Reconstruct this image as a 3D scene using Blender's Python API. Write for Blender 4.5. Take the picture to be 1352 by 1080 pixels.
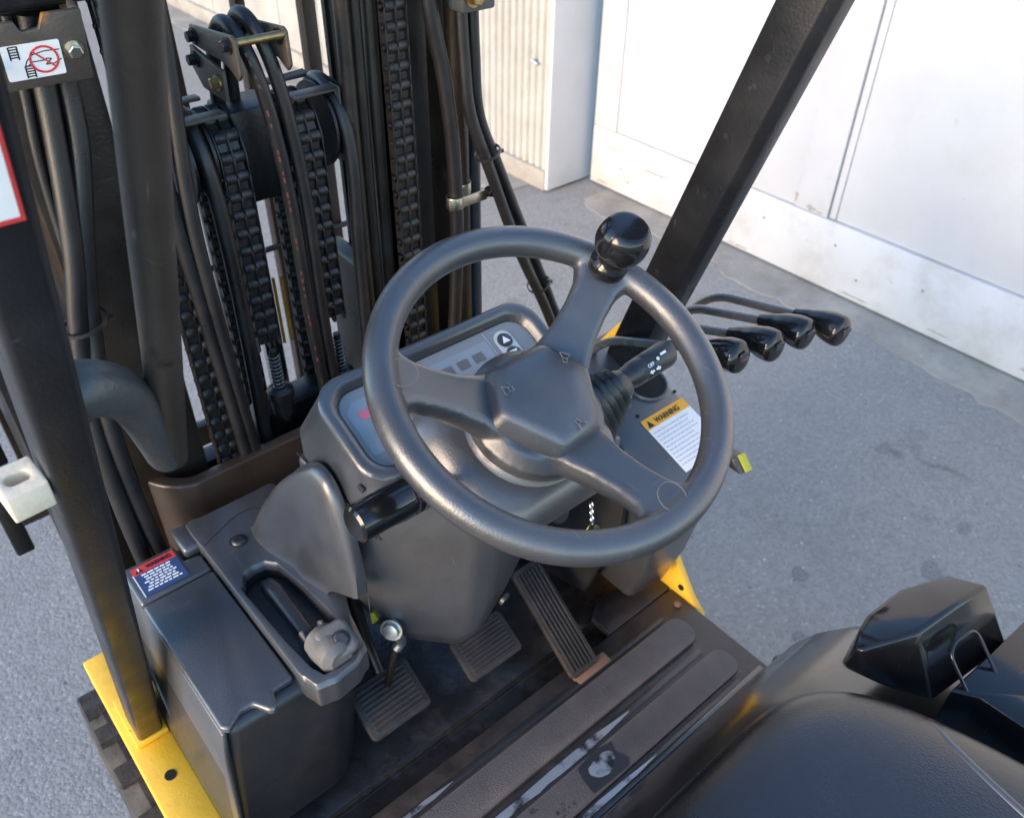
import bpy, bmesh, math, random
from mathutils import Vector, Matrix, Quaternion
R = math.radians
random.seed(7)
scene = bpy.context.scene
for o in list(bpy.data.objects): bpy.data.objects.remove(o)
C = scene.collection

# ------------------------------------------------------------------ camera
cam_d = bpy.data.cameras.new('camera'); cam = bpy.data.objects.new('camera', cam_d); C.objects.link(cam)
yaw, pitch, roll = R(41.148), R(38.838), R(1.0153)
h_ = Vector((math.sin(yaw), math.cos(yaw), 0)); r_ = Vector((math.cos(yaw), -math.sin(yaw), 0)); z_ = Vector((0, 0, 1))
fw = h_*math.cos(pitch) - z_*math.sin(pitch); up = h_*math.sin(pitch) + z_*math.cos(pitch)
rt = r_*math.cos(roll) + up*math.sin(roll); up = -r_*math.sin(roll) + up*math.cos(roll)
cam.matrix_world = Matrix(((rt.x, up.x, -fw.x, -.445), (rt.y, up.y, -fw.y, 0), (rt.z, up.z, -fw.z, 1.75), (0, 0, 0, 1)))
cam_d.sensor_fit = 'HORIZONTAL'; cam_d.sensor_width = 36; cam_d.lens = 30.0
cam_d.clip_start = .01; cam_d.clip_end = 300
cam_d.dof.use_dof = True; cam_d.dof.focus_distance = .88; cam_d.dof.aperture_fstop = 9.0
scene.camera = cam

# ------------------------------------------------------------------ sky, sun, exposure
SUN_EL, SUN_AZ = R(15), R(265)          # azimuth clockwise from +Y: light comes from behind and left of the truck
world = bpy.data.worlds.new('World'); scene.world = world; world.use_nodes = True
nt = world.node_tree; bg = nt.nodes['Background']
sky = nt.nodes.new('ShaderNodeTexSky'); sky.sky_type = 'NISHITA'; sky.sun_disc = False
sky.sun_elevation = SUN_EL; sky.sun_rotation = SUN_AZ; sky.air_density = 1.0; sky.dust_density = 0.1; sky.ozone_density = 2.6
nt.links.new(sky.outputs[0], bg.inputs[0]); bg.inputs[1].default_value = .15
sd = bpy.data.lights.new('sun', 'SUN'); sd.energy = 1.3; sd.angle = R(34); sd.color = (1, .70, .44)
sun = bpy.data.objects.new('sun', sd); C.objects.link(sun)
sun.rotation_euler = Vector((-math.sin(SUN_AZ)*math.cos(SUN_EL), -math.cos(SUN_AZ)*math.cos(SUN_EL), -math.sin(SUN_EL))).to_track_quat('-Z', 'Y').to_euler()
scene.view_settings.view_transform = 'Standard'; scene.view_settings.look = 'None'
scene.view_settings.exposure = 2.2; scene.view_settings.gamma = 1
scene.view_settings.use_curve_mapping = False
scene.render.engine = 'CYCLES'

# ------------------------------------------------------------------ materials
MATS = {}
def mat(name, col, rough=.5, metal=0., bump=None, var=None, dust=None, spots=None, spec=.5, coat=0., rvar=.12, scr=None):
    """bump=(scale, distance) ; var=(scale, amount) ; dust=(colour, scale, lo, hi) ; spots=(colour, scale, lo, hi)"""
    m = bpy.data.materials.new(name); m.use_nodes = True; N = m.node_tree.nodes; L = m.node_tree.links
    b = N['Principled BSDF']; b.inputs['Metallic'].default_value = metal; b.inputs['Roughness'].default_value = rough
    b.inputs['Specular IOR Level'].default_value = spec; b.inputs['Coat Weight'].default_value = coat; b.inputs['Coat Roughness'].default_value = .3; b.inputs['Coat IOR'].default_value = 1.6
    tc = N.new('ShaderNodeTexCoord'); src = tc.outputs['Object']
    def noise(sc, det=5, ro=.6):
        n = N.new('ShaderNodeTexNoise'); n.inputs['Scale'].default_value = sc; n.inputs['Detail'].default_value = det
        n.inputs['Roughness'].default_value = ro; L.new(src, n.inputs['Vector']); return n.outputs['Fac']
    def ramp(fac, lo, hi, a, c):
        r = N.new('ShaderNodeMapRange'); r.inputs[1].default_value = lo; r.inputs[2].default_value = hi
        r.inputs[3].default_value = a; r.inputs[4].default_value = c; L.new(fac, r.inputs[0]); return r.outputs[0]
    def mix(fac, a, c):
        x = N.new('ShaderNodeMix'); x.data_type = 'RGBA'
        if hasattr(fac, 'links'): L.new(fac, x.inputs[0])
        for s, v in ((6, a), (7, c)):
            if hasattr(v, 'links'): L.new(v, x.inputs[s])
            else: x.inputs[s].default_value = (*v, 1)
        return x.outputs[2]
    color = None
    if var:
        k = var[1]; color = mix(ramp(noise(var[0]), .3, .7, 0, 1), tuple(c*(1-k) for c in col), tuple(min(1, c*(1+k)) for c in col))
    rf = None
    for lay in (dust, spots):
        if lay:
            f = ramp(noise(lay[1], 8, .68), lay[2], lay[3], 0, lay[4] if len(lay) > 4 else 1)
            color = mix(f, color if color is not None else col, lay[0]); rf = f if rf is None else rf
    if scr:      # fine scuffs: stretched noise, (colour, amount)
        for sc_ in ((18, 260, 30), (300, 22, 26)):
            mp = N.new('ShaderNodeMapping'); mp.inputs['Scale'].default_value = sc_; mp.inputs['Rotation'].default_value = (.4, .3, .7); L.new(src, mp.inputs[0])
            n = N.new('ShaderNodeTexNoise'); n.inputs['Scale'].default_value = 1; n.inputs['Detail'].default_value = 3; L.new(mp.outputs[0], n.inputs['Vector'])
            color = mix(ramp(n.outputs['Fac'], .70, .76, 0, scr[1]), color if color is not None else col, scr[0])
    if color is None: b.inputs['Base Color'].default_value = (*col, 1)
    else: L.new(color, b.inputs['Base Color'])
    if rvar: L.new(ramp(noise(14, 6), .3, .7, max(.02, rough-rvar), min(1, rough+rvar)), b.inputs['Roughness'])
    if bump:
        bp = N.new('ShaderNodeBump'); bp.inputs['Distance'].default_value = bump[1]; bp.inputs['Strength'].default_value = 1
        L.new(noise(bump[0], 4, .55), bp.inputs['Height']); L.new(bp.outputs[0], b.inputs['Normal'])
    MATS[name] = m; return m

DUST = (.115, .092, .07)
def asphalt():
    m = bpy.data.materials.new('asphalt'); m.use_nodes = True; N = m.node_tree.nodes; L = m.node_tree.links; b = N['Principled BSDF']; b.inputs['Roughness'].default_value = .82
    tc = N.new('ShaderNodeTexCoord').outputs['Object']
    def nz(sc, det=6, ro=.65):
        n = N.new('ShaderNodeTexNoise'); n.inputs['Scale'].default_value = sc; n.inputs['Detail'].default_value = det; n.inputs['Roughness'].default_value = ro; L.new(tc, n.inputs['Vector']); return n.outputs['Fac']
    def mr(f, lo, hi, a, c):
        r = N.new('ShaderNodeMapRange'); L.new(f, r.inputs[0]); r.inputs[1].default_value = lo; r.inputs[2].default_value = hi; r.inputs[3].default_value = a; r.inputs[4].default_value = c; return r.outputs[0]
    def mth(op, a, c):
        x = N.new('ShaderNodeMath'); x.operation = op
        for i, v in enumerate((a, c)):
            if hasattr(v, 'links'): L.new(v, x.inputs[i])
            else: x.inputs[i].default_value = v
        return x.outputs[0]
    def vor(sc, feat='F1'):
        v = N.new('ShaderNodeTexVoronoi'); v.feature = feat; v.inputs['Scale'].default_value = sc; L.new(tc, v.inputs['Vector']); return v
    v1, v2 = vor(120), vor(55)
    def cell(v): x = N.new('ShaderNodeSeparateColor'); L.new(v.outputs['Color'], x.inputs[0]); return x.outputs[0]
    c1, c2 = cell(v1), cell(v2)
    val = mth('MULTIPLY', mr(c1, 0, 1, .86, 1.14), mr(nz(300, 3), .3, .7, .80, 1.20))
    val = mth('MULTIPLY', val, mr(nz(1.1), .3, .7, .88, 1.12)); val = mth('MULTIPLY', val, mr(nz(4.5), .58, .74, 1, .74)); val = mth('MULTIPLY', val, mr(nz(16), .64, .72, 1, .80))
    spark = mth('MULTIPLY', mr(c1, .93, .95, 0, 1), mr(v1.outputs['Distance'], .0, .42, 1, 0)); spark = mth('MULTIPLY', spark, mr(nz(2.3), .35, .65, .25, 1.3))
    big = mth('MULTIPLY', mr(c2, .965, .97, 0, 1), mr(v2.outputs['Distance'], .16, .24, 1, 0))
    pit = mth('MULTIPLY', mr(c2, .0, .05, 1, 0), mr(v2.outputs['Distance'], .15, .3, 1, 0))
    val = mth('MULTIPLY', val, mr(pit, 0, 1, 1, .45)); val = mth('ADD', val, mth('MULTIPLY', spark, .75)); val = mth('ADD', val, mth('MULTIPLY', big, .9))
    # a few long cracks
    vc = N.new('ShaderNodeTexVoronoi'); vc.feature = 'DISTANCE_TO_EDGE'; vc.inputs['Scale'].default_value = .42
    ad = N.new('ShaderNodeVectorMath'); ad.operation = 'MULTIPLY_ADD'; nn = N.new('ShaderNodeTexNoise'); nn.inputs['Scale'].default_value = 3.2; nn.inputs['Detail'].default_value = 6; L.new(tc, nn.inputs['Vector'])
    L.new(nn.outputs['Color'], ad.inputs[0]); ad.inputs[1].default_value = (.22, .22, .22); L.new(tc, ad.inputs[2]); L.new(ad.outputs[0], vc.inputs['Vector'])
    crack = mth('MULTIPLY', mr(vc.outputs['Distance'], .0015, .0035, 1, 0), mr(nz(.7), .5, .56, 0, 1)); val = mth('MULTIPLY', val, mr(crack, 0, 1, 1, .5))
    col = N.new('ShaderNodeVectorMath'); col.operation = 'SCALE'; col.inputs[0].default_value = (.256, .247, .230); L.new(val, col.inputs['Scale']); L.new(col.outputs[0], b.inputs['Base Color'])
    bp = N.new('ShaderNodeBump'); bp.inputs['Distance'].default_value = .0017; bp.inputs['Strength'].default_value = .9
    L.new(mth('ADD', mth('MULTIPLY', v1.outputs['Distance'], -1.0), nz(260, 3)), bp.inputs['Height']); L.new(bp.outputs[0], b.inputs['Normal']); MATS['asphalt'] = m
asphalt()
mat('oil_stain', (.185, .182, .172), .7, bump=(260, .002), var=(200, .4))
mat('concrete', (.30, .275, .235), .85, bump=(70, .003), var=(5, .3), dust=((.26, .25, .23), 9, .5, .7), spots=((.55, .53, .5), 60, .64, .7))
mat('white_paint', (.515, .515, .525), .5, bump=(7, .004), var=(2.2, .06), dust=((.47, .455, .42), 5, .52, .8, .7), spots=((.36, .33, .28), 22, .70, .76, .8), scr=((.44, .43, .40), .5))
mat('cream_paint', (.37, .36, .33), .65, bump=(40, .003), var=(4, .15), dust=((.33, .30, .24), 12, .55, .8), spots=((.24, .21, .16), 30, .66, .75, .6))
mat('white_rail', (.50, .50, .505), .55, bump=(9, .004), var=(2.5, .08), dust=((.36, .34, .30), 6, .50, .78, .75), spots=((.26, .23, .19), 18, .66, .74, .8), scr=((.36, .34, .31), .6))
mat('nail_rust', (.22, .13, .08), .8)
mat('plastic', (.042, .045, .050), .38, coat=.8, bump=(520, .0005), var=(7, .2), dust=(DUST, 6, .48, .82, .30), spots=((.02, .02, .021), 3.5, .52, .75, .5), spec=.8, scr=((.16, .155, .15), .35))
mat('plastic_dark', (.018, .018, .019), .42, coat=.25, bump=(520, .0004), var=(8, .2), dust=(DUST, 7, .5, .85, .2), spec=.6, scr=((.12, .11, .10), .3))
mat('wheel_rubber', (.034, .035, .038), .37, spec=.9, coat=.5, bump=(620, .0004), var=(9, .22), dust=(DUST, 7, .5, .85, .28), spots=((.018, .018, .019), 5, .54, .75, .5), scr=((.20, .19, .18), .4))
mat('gloss_black', (.008, .008, .009), .13, var=(8, .2), rvar=.06, dust=(DUST, 30, .56, .85, .10), scr=((.07, .07, .07), .3))
mat('pillar_paint', (.011, .011, .012), .34, bump=(260, .0003), var=(10, .25), spots=((.13, .12, .11), 32, .69, .76, .6), dust=(DUST, 4, .55, .85, .10), scr=((.12, .115, .11), .35))
mat('mast_steel', (.026, .020, .015), .36, metal=.2, bump=(200, .0005), var=(7, .35), dust=(DUST, 6, .48, .85, .3))
mat('mast_black', (.008, .0075, .0075), .42, bump=(160, .0006), var=(8, .3), dust=((.06, .045, .03), 8, .55, .85, .4))
mat('brown_steel', (.034, .025, .019), .36, metal=.1, bump=(120, .0006), var=(5, .35), dust=((.075, .05, .032), 6, .5, .8, .5))
mat('tube_paint', (.032, .024, .018), .46, bump=(500, .0005), var=(9, .3), dust=(DUST, 12, .5, .85, .22), spots=((.003, .003, .003), 6, .64, .69), scr=((.16, .14, .12), .4))
mat('casting', (.075, .078, .08), .45, metal=.3, bump=(180, .0008), var=(12, .25), dust=(DUST, 9, .5, .8, .4))
mat('hose', (.012, .012, .0125), .38, bump=(600, .0004), var=(25, .25), dust=(DUST, 20, .5, .85, .16))
mat('chain_steel', (.030, .028, .027), .36, metal=.45, var=(60, .3), bump=(300, .0004), dust=((.14, .11, .08), 40, .52, .8, .4))
mat('rivet', (.35, .33, .30), .35, metal=.9)
mat('zinc', (.55, .52, .42), .3, metal=1, var=(60, .2), dust=((.3, .24, .15), 50, .5, .8, .5))
mat('brass', (.34, .25, .11), .45, metal=1, var=(80, .25))
mat('chrome', (.75, .75, .75), .12, metal=1)
mat('bracket_plate', (.075, .062, .05), .5, metal=.2, bump=(250, .0005), var=(12, .3), spots=((.28, .13, .03), 22, .60, .68))
mat('orange_reflection', (.62, .30, .03), .4, var=(30, .3))  # orange reflection on the piston rod, held as plain colour
mat('yellow', (.82, .47, .035), .42, bump=(200, .0004), var=(6, .15), dust=((.24, .16, .06), 9, .55, .85, .6), spots=((.09, .07, .045), 38, .68, .74), scr=((.25, .2, .12), .5))
mat('cream_block', (.68, .58, .43), .5, bump=(200, .0005), var=(30, .12), dust=((.35, .28, .15), 30, .58, .8, .5))
mat('floor_plate', (.026, .025, .026), .4, bump=(60, .0010), var=(9, .35), dust=((.11, .085, .072), 14, .47, .8, .6), spots=((.30, .15, .09), 60, .68, .75, .8))
mat('grip_mat', (.108, .102, .101), .85, bump=(420, .0012), var=(14, .25), dust=((.15, .13, .115), 10, .45, .8, .6), spots=((.02, .02, .02), 30, .64, .7))
mat('worn_steel', (.50, .52, .54), .42, metal=.75, bump=(90, .0006), dust=((.05, .045, .045), 16, .50, .60))
mat('toe_board', (.016, .017, .019), .28, bump=(90, .0008), var=(7, .3), dust=((.13, .11, .10), 16, .5, .8, .5), spots=((.25, .2, .17), 120, .70, .74))
mat('pedal_rubber', (.030, .027, .025), .6, bump=(300, .0006), var=(20, .25), dust=(DUST, 22, .45, .8, .45))
mat('hood_paint', (.014, .014, .014), .2, coat=.5, spec=.8, bump=(14, .0010), var=(6, .2), rvar=.05, dust=(DUST, 5, .55, .9, .08))
mat('leather', (.007, .007, .008), .25, coat=.15, spec=.7, bump=(480, .00035), var=(10, .2), rvar=.05, dust=(DUST, 7, .56, .9, .06))
mat('tyre', (.030, .029, .028), .8, bump=(90, .002), var=(20, .3), dust=(DUST, 9, .45, .8, .5))
mat('sticker_white', (.80, .78, .76), .5, var=(60, .05)); mat('sticker_red', (.62, .05, .05), .5, var=(60, .1))
mat('sticker_blue', (.035, .07, .16), .45); mat('sticker_orange', (.85, .38, .03), .5); mat('sticker_yellow', (.50, .46, .02), .5)
mat('print_black', (.012, .012, .014), .5); mat('print_white', (.82, .82, .84), .5); mat('print_grey', (.42, .42, .44), .6); mat('mark_grey', (.13, .13, .13), .5)
mat('display_lcd', (.24, .28, .31), .12, var=(20, .1), rvar=.03); mat('display_panel', (.22, .235, .235), .22, rvar=.04); mat('display_red', (.75, .16, .22), .2)
mat('button_pale', (.52, .55, .53), .4); mat('button_grey', (.035, .037, .042), .3); mat('lever_grey', (.105, .104, .100), .45, bump=(400, .0005), var=(40, .2), dust=((.20, .175, .14), 25, .45, .8, .5))
mat('lever_steel', (.11, .108, .105), .30, metal=.25, coat=.5, var=(30, .2), dust=(DUST, 25, .5, .85, .2))
mat('silver', (.55, .55, .52), .38, metal=1, var=(60, .2), dust=((.12, .10, .08), 70, .5, .8, .5))
mat('print_red', (.16, .045, .03), .6)
mat('bare_wood', (.33, .30, .26), .8, bump=(120, .002), var=(60, .35))
mat('piping', (.055, .056, .060), .35, coat=.4)  # lighter than the leather: the piping's specular line is put into its colour
mat('gap_black', (.004, .004, .004), .8)

# ------------------------------------------------------------------ mesh helpers
def link(name, me, m, parent=None):
    o = bpy.data.objects.new(name, me); C.objects.link(o)
    if m and not me.materials: me.materials.append(MATS[m])
    if parent: o.parent = parent
    return o
def finish(name, bm, m, parent=None, bevel=0, seg=2, ang=40, bang=28, subsurf=0):
    bmesh.ops.remove_doubles(bm, verts=bm.verts, dist=1e-6)
    bmesh.ops.recalc_face_normals(bm, faces=bm.faces)
    if bevel:
        es = [e for e in bm.edges if len(e.link_faces) == 2 and e.calc_face_angle(0) > R(bang)]
        bmesh.ops.bevel(bm, geom=es, offset=bevel, segments=seg, profile=.5, affect='EDGES', clamp_overlap=True)
    me = bpy.data.meshes.new(name); bm.to_mesh(me); bm.free()
    me.polygons.foreach_set('use_smooth', [True]*len(me.polygons)); me.set_sharp_from_angle(angle=R(ang))
    o = link(name, me, m, parent)
    if subsurf:
        s = o.modifiers.new('subsurf', 'SUBSURF'); s.levels = s.render_levels = subsurf
    return o
def add_box(bm, c, s, rot=None):
    v = bmesh.ops.create_cube(bm, size=1)['verts']
    M = Matrix.Translation(c) @ (rot.to_4x4() if rot else Matrix.Identity(4)) @ Matrix.Diagonal((*s, 1))
    bmesh.ops.transform(bm, matrix=M, verts=v); return v
def add_span(bm, a, b): return add_box(bm, [(a[i]+b[i])/2 for i in range(3)], [abs(b[i]-a[i]) for i in range(3)])
def add_prism(bm, pts, off):
    off = Vector(off); a = [bm.verts.new(p) for p in pts]; b = [bm.verts.new(Vector(p)+off) for p in pts]; n = len(pts)
    bm.faces.new(a); bm.faces.new(b[::-1])
    for i in range(n): bm.faces.new((a[i], a[(i+1) % n], b[(i+1) % n], b[i]))
def add_loft(bm, rings, cap0=True, cap1=True, closed=True):
    vs = [[bm.verts.new(p) for p in r] for r in rings]; n = len(rings[0])
    for a, b in zip(vs, vs[1:]):
        for i in range(n if closed else n-1): bm.faces.new((a[i], a[(i+1) % n], b[(i+1) % n], b[i]))
    if cap0: bm.faces.new(vs[0][::-1])
    if cap1: bm.faces.new(vs[-1])
    return vs
def catmull(pts, n=8):
    P = [Vector(p) for p in pts]; P = [P[0]*2-P[1]]+P+[P[-1]*2-P[-2]]; out = []
    for i in range(1, len(P)-2):
        a, b, c, d = P[i-1:i+3]
        for k in range(n):
            t = k/n; out.append(.5*((2*b)+(c-a)*t+(2*a-5*b+4*c-d)*t*t+(3*b-a-3*c+d)*t**3))
    out.append(P[-2]); return out
def fillet(pts, rad, n=6):
    P = [Vector(p) for p in pts]; out = [P[0]]
    for a, b, c in zip(P, P[1:], P[2:]):
        d = min(rad, (a-b).length*.49, (c-b).length*.49); p = b+(a-b).normalized()*d; q = b+(c-b).normalized()*d
        for k in range(n+1):
            t = k/n; out.append(p*(1-t)**2+b*2*t*(1-t)+q*t*t)
    out.append(P[-1]); return out
def add_tube(bm, path, rad, n=14, cap=True, squash=None):
    P = [Vector(p) for p in path]; T = []
    for i in range(len(P)): T.append((P[min(i+1, len(P)-1)]-P[max(i-1, 0)]).normalized())
    u = T[0].orthogonal().normalized(); rings = []
    for i, (p, t) in enumerate(zip(P, T)):
        u = (u-t*u.dot(t)).normalized(); w = t.cross(u); r = rad[i] if isinstance(rad, (list, tuple)) else rad
        rings.append([p+(u*math.cos(k*2*math.pi/n)+w*math.sin(k*2*math.pi/n))*r for k in range(n)])
    add_loft(bm, rings, cap, cap)
def add_lathe(bm, prof, o, axis, n=28, cap=True):
    """prof: list of (radius, height along axis)"""
    a = Vector(axis).normalized(); u = a.orthogonal().normalized(); w = a.cross(u); o = Vector(o)
    add_loft(bm, [[o+a*h+(u*math.cos(k*2*math.pi/n)+w*math.sin(k*2*math.pi/n))*max(r, 1e-5) for k in range(n)] for r, h in prof], cap, cap)
def rrect(hx, hy, r, n=6):
    out = []
    for cx, cy, a0 in ((hx-r, hy-r, 0), (-hx+r, hy-r, 90), (-hx+r, -hy+r, 180), (hx-r, -hy+r, 270)):
        for k in range(n+1):
            a = R(a0+90*k/n); out.append((cx+r*math.cos(a), cy+r*math.sin(a)))
    return out
def smooth_ring(r, n=4):
    P = [(x, y, 0) for x, y in r]; c = catmull([P[-1]]+P+[P[0], P[1]], n)[n:-n-1]; return [(p.x, p.y) for p in c]
def subdiv(r, n=3): return [(a[0]+(b[0]-a[0])*k/n, a[1]+(b[1]-a[1])*k/n) for a, b in zip(r, r[1:]+r[:1]) for k in range(n)]
class Frame:
    def __init__(s, o, ex, ey):
        s.o = Vector(o); s.x = Vector(ex).normalized(); y = Vector(ey); s.y = (y-s.x*y.dot(s.x)).normalized(); s.z = s.x.cross(s.y)
    def p(s, u, v, w=0): return s.o+s.x*u+s.y*v+s.z*w
    def mat(s): return Matrix(((s.x.x, s.y.x, s.z.x, s.o.x), (s.x.y, s.y.y, s.z.y, s.o.y), (s.x.z, s.y.z, s.z.z, s.o.z), (0, 0, 0, 1)))
def tube(name, path, rad, m, parent, n=14): bm = bmesh.new(); add_tube(bm, path, rad, n); return finish(name, bm, m, parent, ang=50)
def lathe(name, prof, o, axis, m, parent, n=28, ang=35): bm = bmesh.new(); add_lathe(bm, prof, o, axis, n); return finish(name, bm, m, parent, ang=ang)
def box(name, a, b, m, parent, bevel=.002, seg=2): bm = bmesh.new(); add_span(bm, a, b); return finish(name, bm, m, parent, bevel, seg)
def prism(name, pts, off, m, parent, bevel=.002, seg=2, **k): bm = bmesh.new(); add_prism(bm, pts, off); return finish(name, bm, m, parent, bevel, seg, **k)
def flat(name, fr, pts, m, parent, t=.0004, w=0):
    bm = bmesh.new(); add_prism(bm, [fr.p(u, v, w) for u, v in pts], fr.z*t); return finish(name, bm, m, parent)
def rect(x0, y0, x1, y1): return [(x0, y0), (x1, y0), (x1, y1), (x0, y1)]
def text(name, s, size, fr, u, v, m, parent, w=.0008, sx=1., bold=0):
    cu = bpy.data.curves.new('t', 'FONT'); cu.body = s; cu.size = size; cu.align_x = 'CENTER'; cu.align_y = 'CENTER'; cu.extrude = .00015; cu.offset = bold
    to = bpy.data.objects.new('t', cu); C.objects.link(to); bpy.context.view_layer.update()
    me = bpy.data.meshes.new_from_object(to.evaluated_get(bpy.context.evaluated_depsgraph_get()))
    bpy.data.objects.remove(to); me.name = name
    me.transform(Matrix.Translation(fr.z*w) @ Matrix.Translation(fr.p(u, v)-fr.o) @ fr.mat() @ Matrix.Diagonal((sx, 1, 1, 1)))
    me.materials.clear(); return link(name, me, m, parent)
def hexbolt(name, o, axis, r, h, m, parent, washer=True):
    bm = bmesh.new()
    if washer: add_lathe(bm, [(r*1.45, 0), (r*1.45, h*.22)], o, axis, 20)
    add_lathe(bm, [(r*1.1, h*.2), (r*1.1, h*.9), (r*.9, h)], o, axis, 6)
    return finish(name, bm, m, parent, ang=25)
def tag(o, label, cat, group=None): o['label'] = label; o['category'] = cat; (group and o.__setitem__('group', group)); return o
def struct(o): o['kind'] = 'structure'; return o
def empty(name, loc=(0, 0, 0)):
    o = bpy.data.objects.new(name, None); C.objects.link(o); o.location = loc; o.empty_display_size = .1; return o

# ------------------------------------------------------------------ ground
bm = bmesh.new(); bmesh.ops.create_grid(bm, x_segments=2, y_segments=2, size=60); struct(finish('ground', bm, 'asphalt'))
gnd = bpy.data.objects['ground']
for k, (x, y, rr_) in enumerate(((1.12, .62, .020), (1.62, .42, .018), (1.40, .40, .026), (1.05, .95, .014), (1.75, .75, .022), (.95, .50, .016), (2.0, 1.35, .020), (1.3, 1.5, .03), (-.85, 1.6, .02))):
    rb = random.Random(k); n = 26; ph_ = [rb.uniform(0, 6.28) for _ in range(3)]
    pts = [(x+rr_*1.3*(1+.18*math.sin(2*a+ph_[0])+.12*math.sin(3*a+ph_[1])+.06*math.sin(7*a+ph_[2]))*math.cos(a), y+rr_*(1+.18*math.sin(2*a+ph_[0])+.12*math.sin(3*a+ph_[1])+.06*math.sin(7*a+ph_[2]))*math.sin(a), .0008) for a in [i*2*math.pi/n for i in range(n)]]
    bm = bmesh.new(); add_prism(bm, pts, (0, 0, .0008)); finish('oil_stain', bm, 'oil_stain', gnd)
rnd = random.Random(3)
def ragged(y0, y1, n, xs, amp):
    out = []
    for i in range(n+1):
        t = i/n; y = y0+(y1-y0)*t
        out.append((xs+amp*(math.sin(y*7.1)*.35+math.sin(y*17+1)*.22+(rnd.random()-.5)*.5), y))
    return out
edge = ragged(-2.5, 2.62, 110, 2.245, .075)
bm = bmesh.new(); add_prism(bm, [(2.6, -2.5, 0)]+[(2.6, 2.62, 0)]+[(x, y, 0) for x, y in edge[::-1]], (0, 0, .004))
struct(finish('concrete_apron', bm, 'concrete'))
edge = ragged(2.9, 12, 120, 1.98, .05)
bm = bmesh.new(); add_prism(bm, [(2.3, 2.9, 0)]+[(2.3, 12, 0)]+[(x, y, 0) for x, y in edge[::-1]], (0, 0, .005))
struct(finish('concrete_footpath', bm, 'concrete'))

# ------------------------------------------------------------------ sliding door
door = empty('sliding_door', (2.43, 1.0, 0)); tag(door, 'large white painted wooden sliding door with weathered boards', 'door')
DX = 2.43
def dpart(name, y0, y1, z0, z1, x0, x1, m='white_paint', bevel=.004):
    o = box(name, (x0, y0, z0), (x1, y1, z1), m, None, bevel); o.parent = door; o.matrix_parent_inverse = Matrix.Translation((-2.43, -1.0, 0)); return o
dpart('bottom_rail', -2.2, 2.742, .012, .285, DX, DX+.05, 'white_rail')
dpart('panel', -2.2, 1.4515, .288, 2.9, DX+.016, DX+.055, bevel=.001)
dpart('panel', 1.6315, 2.6005, .288, 2.9, DX+.009, DX+.055, bevel=.001)
dpart('door_back', -2.2, 2.74, .02, 2.9, DX+.056, DX+.07, 'gap_black', bevel=.001)
dpart('stile', 1.485, 1.63, .287, 2.9, DX+.001, DX+.05)
dpart('stile', 2.602, 2.742, .287, 2.9, DX+.001, DX+.05)
dpart('stile', -1.1, -.95, .287, 2.9, DX+.001, DX+.05)
dpart('batten', 1.453, 1.481, .289, 2.9, DX+.010, DX+.05)
bm = bmesh.new()
for y, z in ((2.55, .13), (2.5, .08), (1.75, .19), (1.42, .2), (1.05, .17), (.62, .14), (1.3, .1)):
    add_lathe(bm, [(.006, -.002), (.004, .0015)], (DX-.0005, y, z), (-1, 0, 0), 8)
o = finish('nail_head', bm, 'nail_rust'); o.parent = door; o.matrix_parent_inverse = Matrix.Translation((-2.43, -1.0, 0)); o['kind'] = 'stuff'

for k, (y, z, w, h) in enumerate(((2.60, .205, .10, .010), (2.35, .175, .16, .012), (2.12, .185, .10, .008), (1.56, .305, .05, .022), (1.63, .330, .012, .05), (1.52, .300, .03, .010), (1.95, .262, .14, .006), (.95, .04, .10, .008), (1.3, .03, .16, .010), (.62, .05, .09, .014), (2.66, .03, .07, .016), (1.85, .025, .12, .008))):
    rb = random.Random(k+40); n = 22; pts = []
    for i in range(n):
        a = i*2*math.pi/n; q = .45+.75*rb.random(); pts.append((DX-.0006, y+w/2*q*math.cos(a), max(.014, z+h/2*q*math.sin(a))))
    bm = bmesh.new(); add_prism(bm, pts, (-.0006, 0, 0)); o = finish('peeled_paint', bm, 'bare_wood'); o.parent = door; o.matrix_parent_inverse = Matrix.Translation((-2.43, -1.0, 0))
# ------------------------------------------------------------------ corrugated wall beyond the door
cw = empty('corrugated_wall', (2.2, 2.78, 0)); tag(cw, 'cream corrugated sheet wall on a low concrete curb beside the white door', 'wall')
inv = Matrix.Translation((-2.2, -2.78, 0))
def cpart(o): o.parent = cw; o.matrix_parent_inverse = inv; return o
bm = bmesh.new(); rows = []
y = 2.80
while y < 4.32:
    rows.append((2.190+.020*abs(math.cos((y-2.8)*math.pi/.047))**6, y)); y += .047/10
lo = [bm.verts.new((x, y, .10)) for x, y in rows]; hi = [bm.verts.new((x, y, 2.9)) for x, y in rows]
for i in range(len(rows)-1): bm.faces.new((lo[i], lo[i+1], hi[i+1], hi[i]))
bmesh.ops.solidify(bm, geom=bm.faces[:], thickness=-.002)
cpart(finish('corrugated_sheet', bm, 'cream_paint', ang=60))
cpart(box('concrete_curb', (2.175, 2.797, 0), (2.5, 12, .10), 'concrete', None, .01))
cpart(box('corner_board', (2.178, 2.776, .012), (2.46, 2.796, 2.9), 'white_paint', None, .003))
cpart(box('wall_backing', (2.23, 2.80, .101), (2.42, 12, 2.9), 'cream_paint', None, .003))
for k in range(14):
    y0 = 4.34+k*.5
    cpart(box('board', (2.195, y0, .103), (2.22, y0+.492, 2.9), 'cream_paint', None, .005))
bm = bmesh.new(); add_tube(bm, [(2.19, 2.90, .58), (2.172, 2.90, .58)], .008, 8); add_tube(bm, [(2.173, 2.91, .585), (2.173, 2.865, .575)], .006, 8); cpart(finish('hook', bm, 'worn_steel'))

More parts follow.
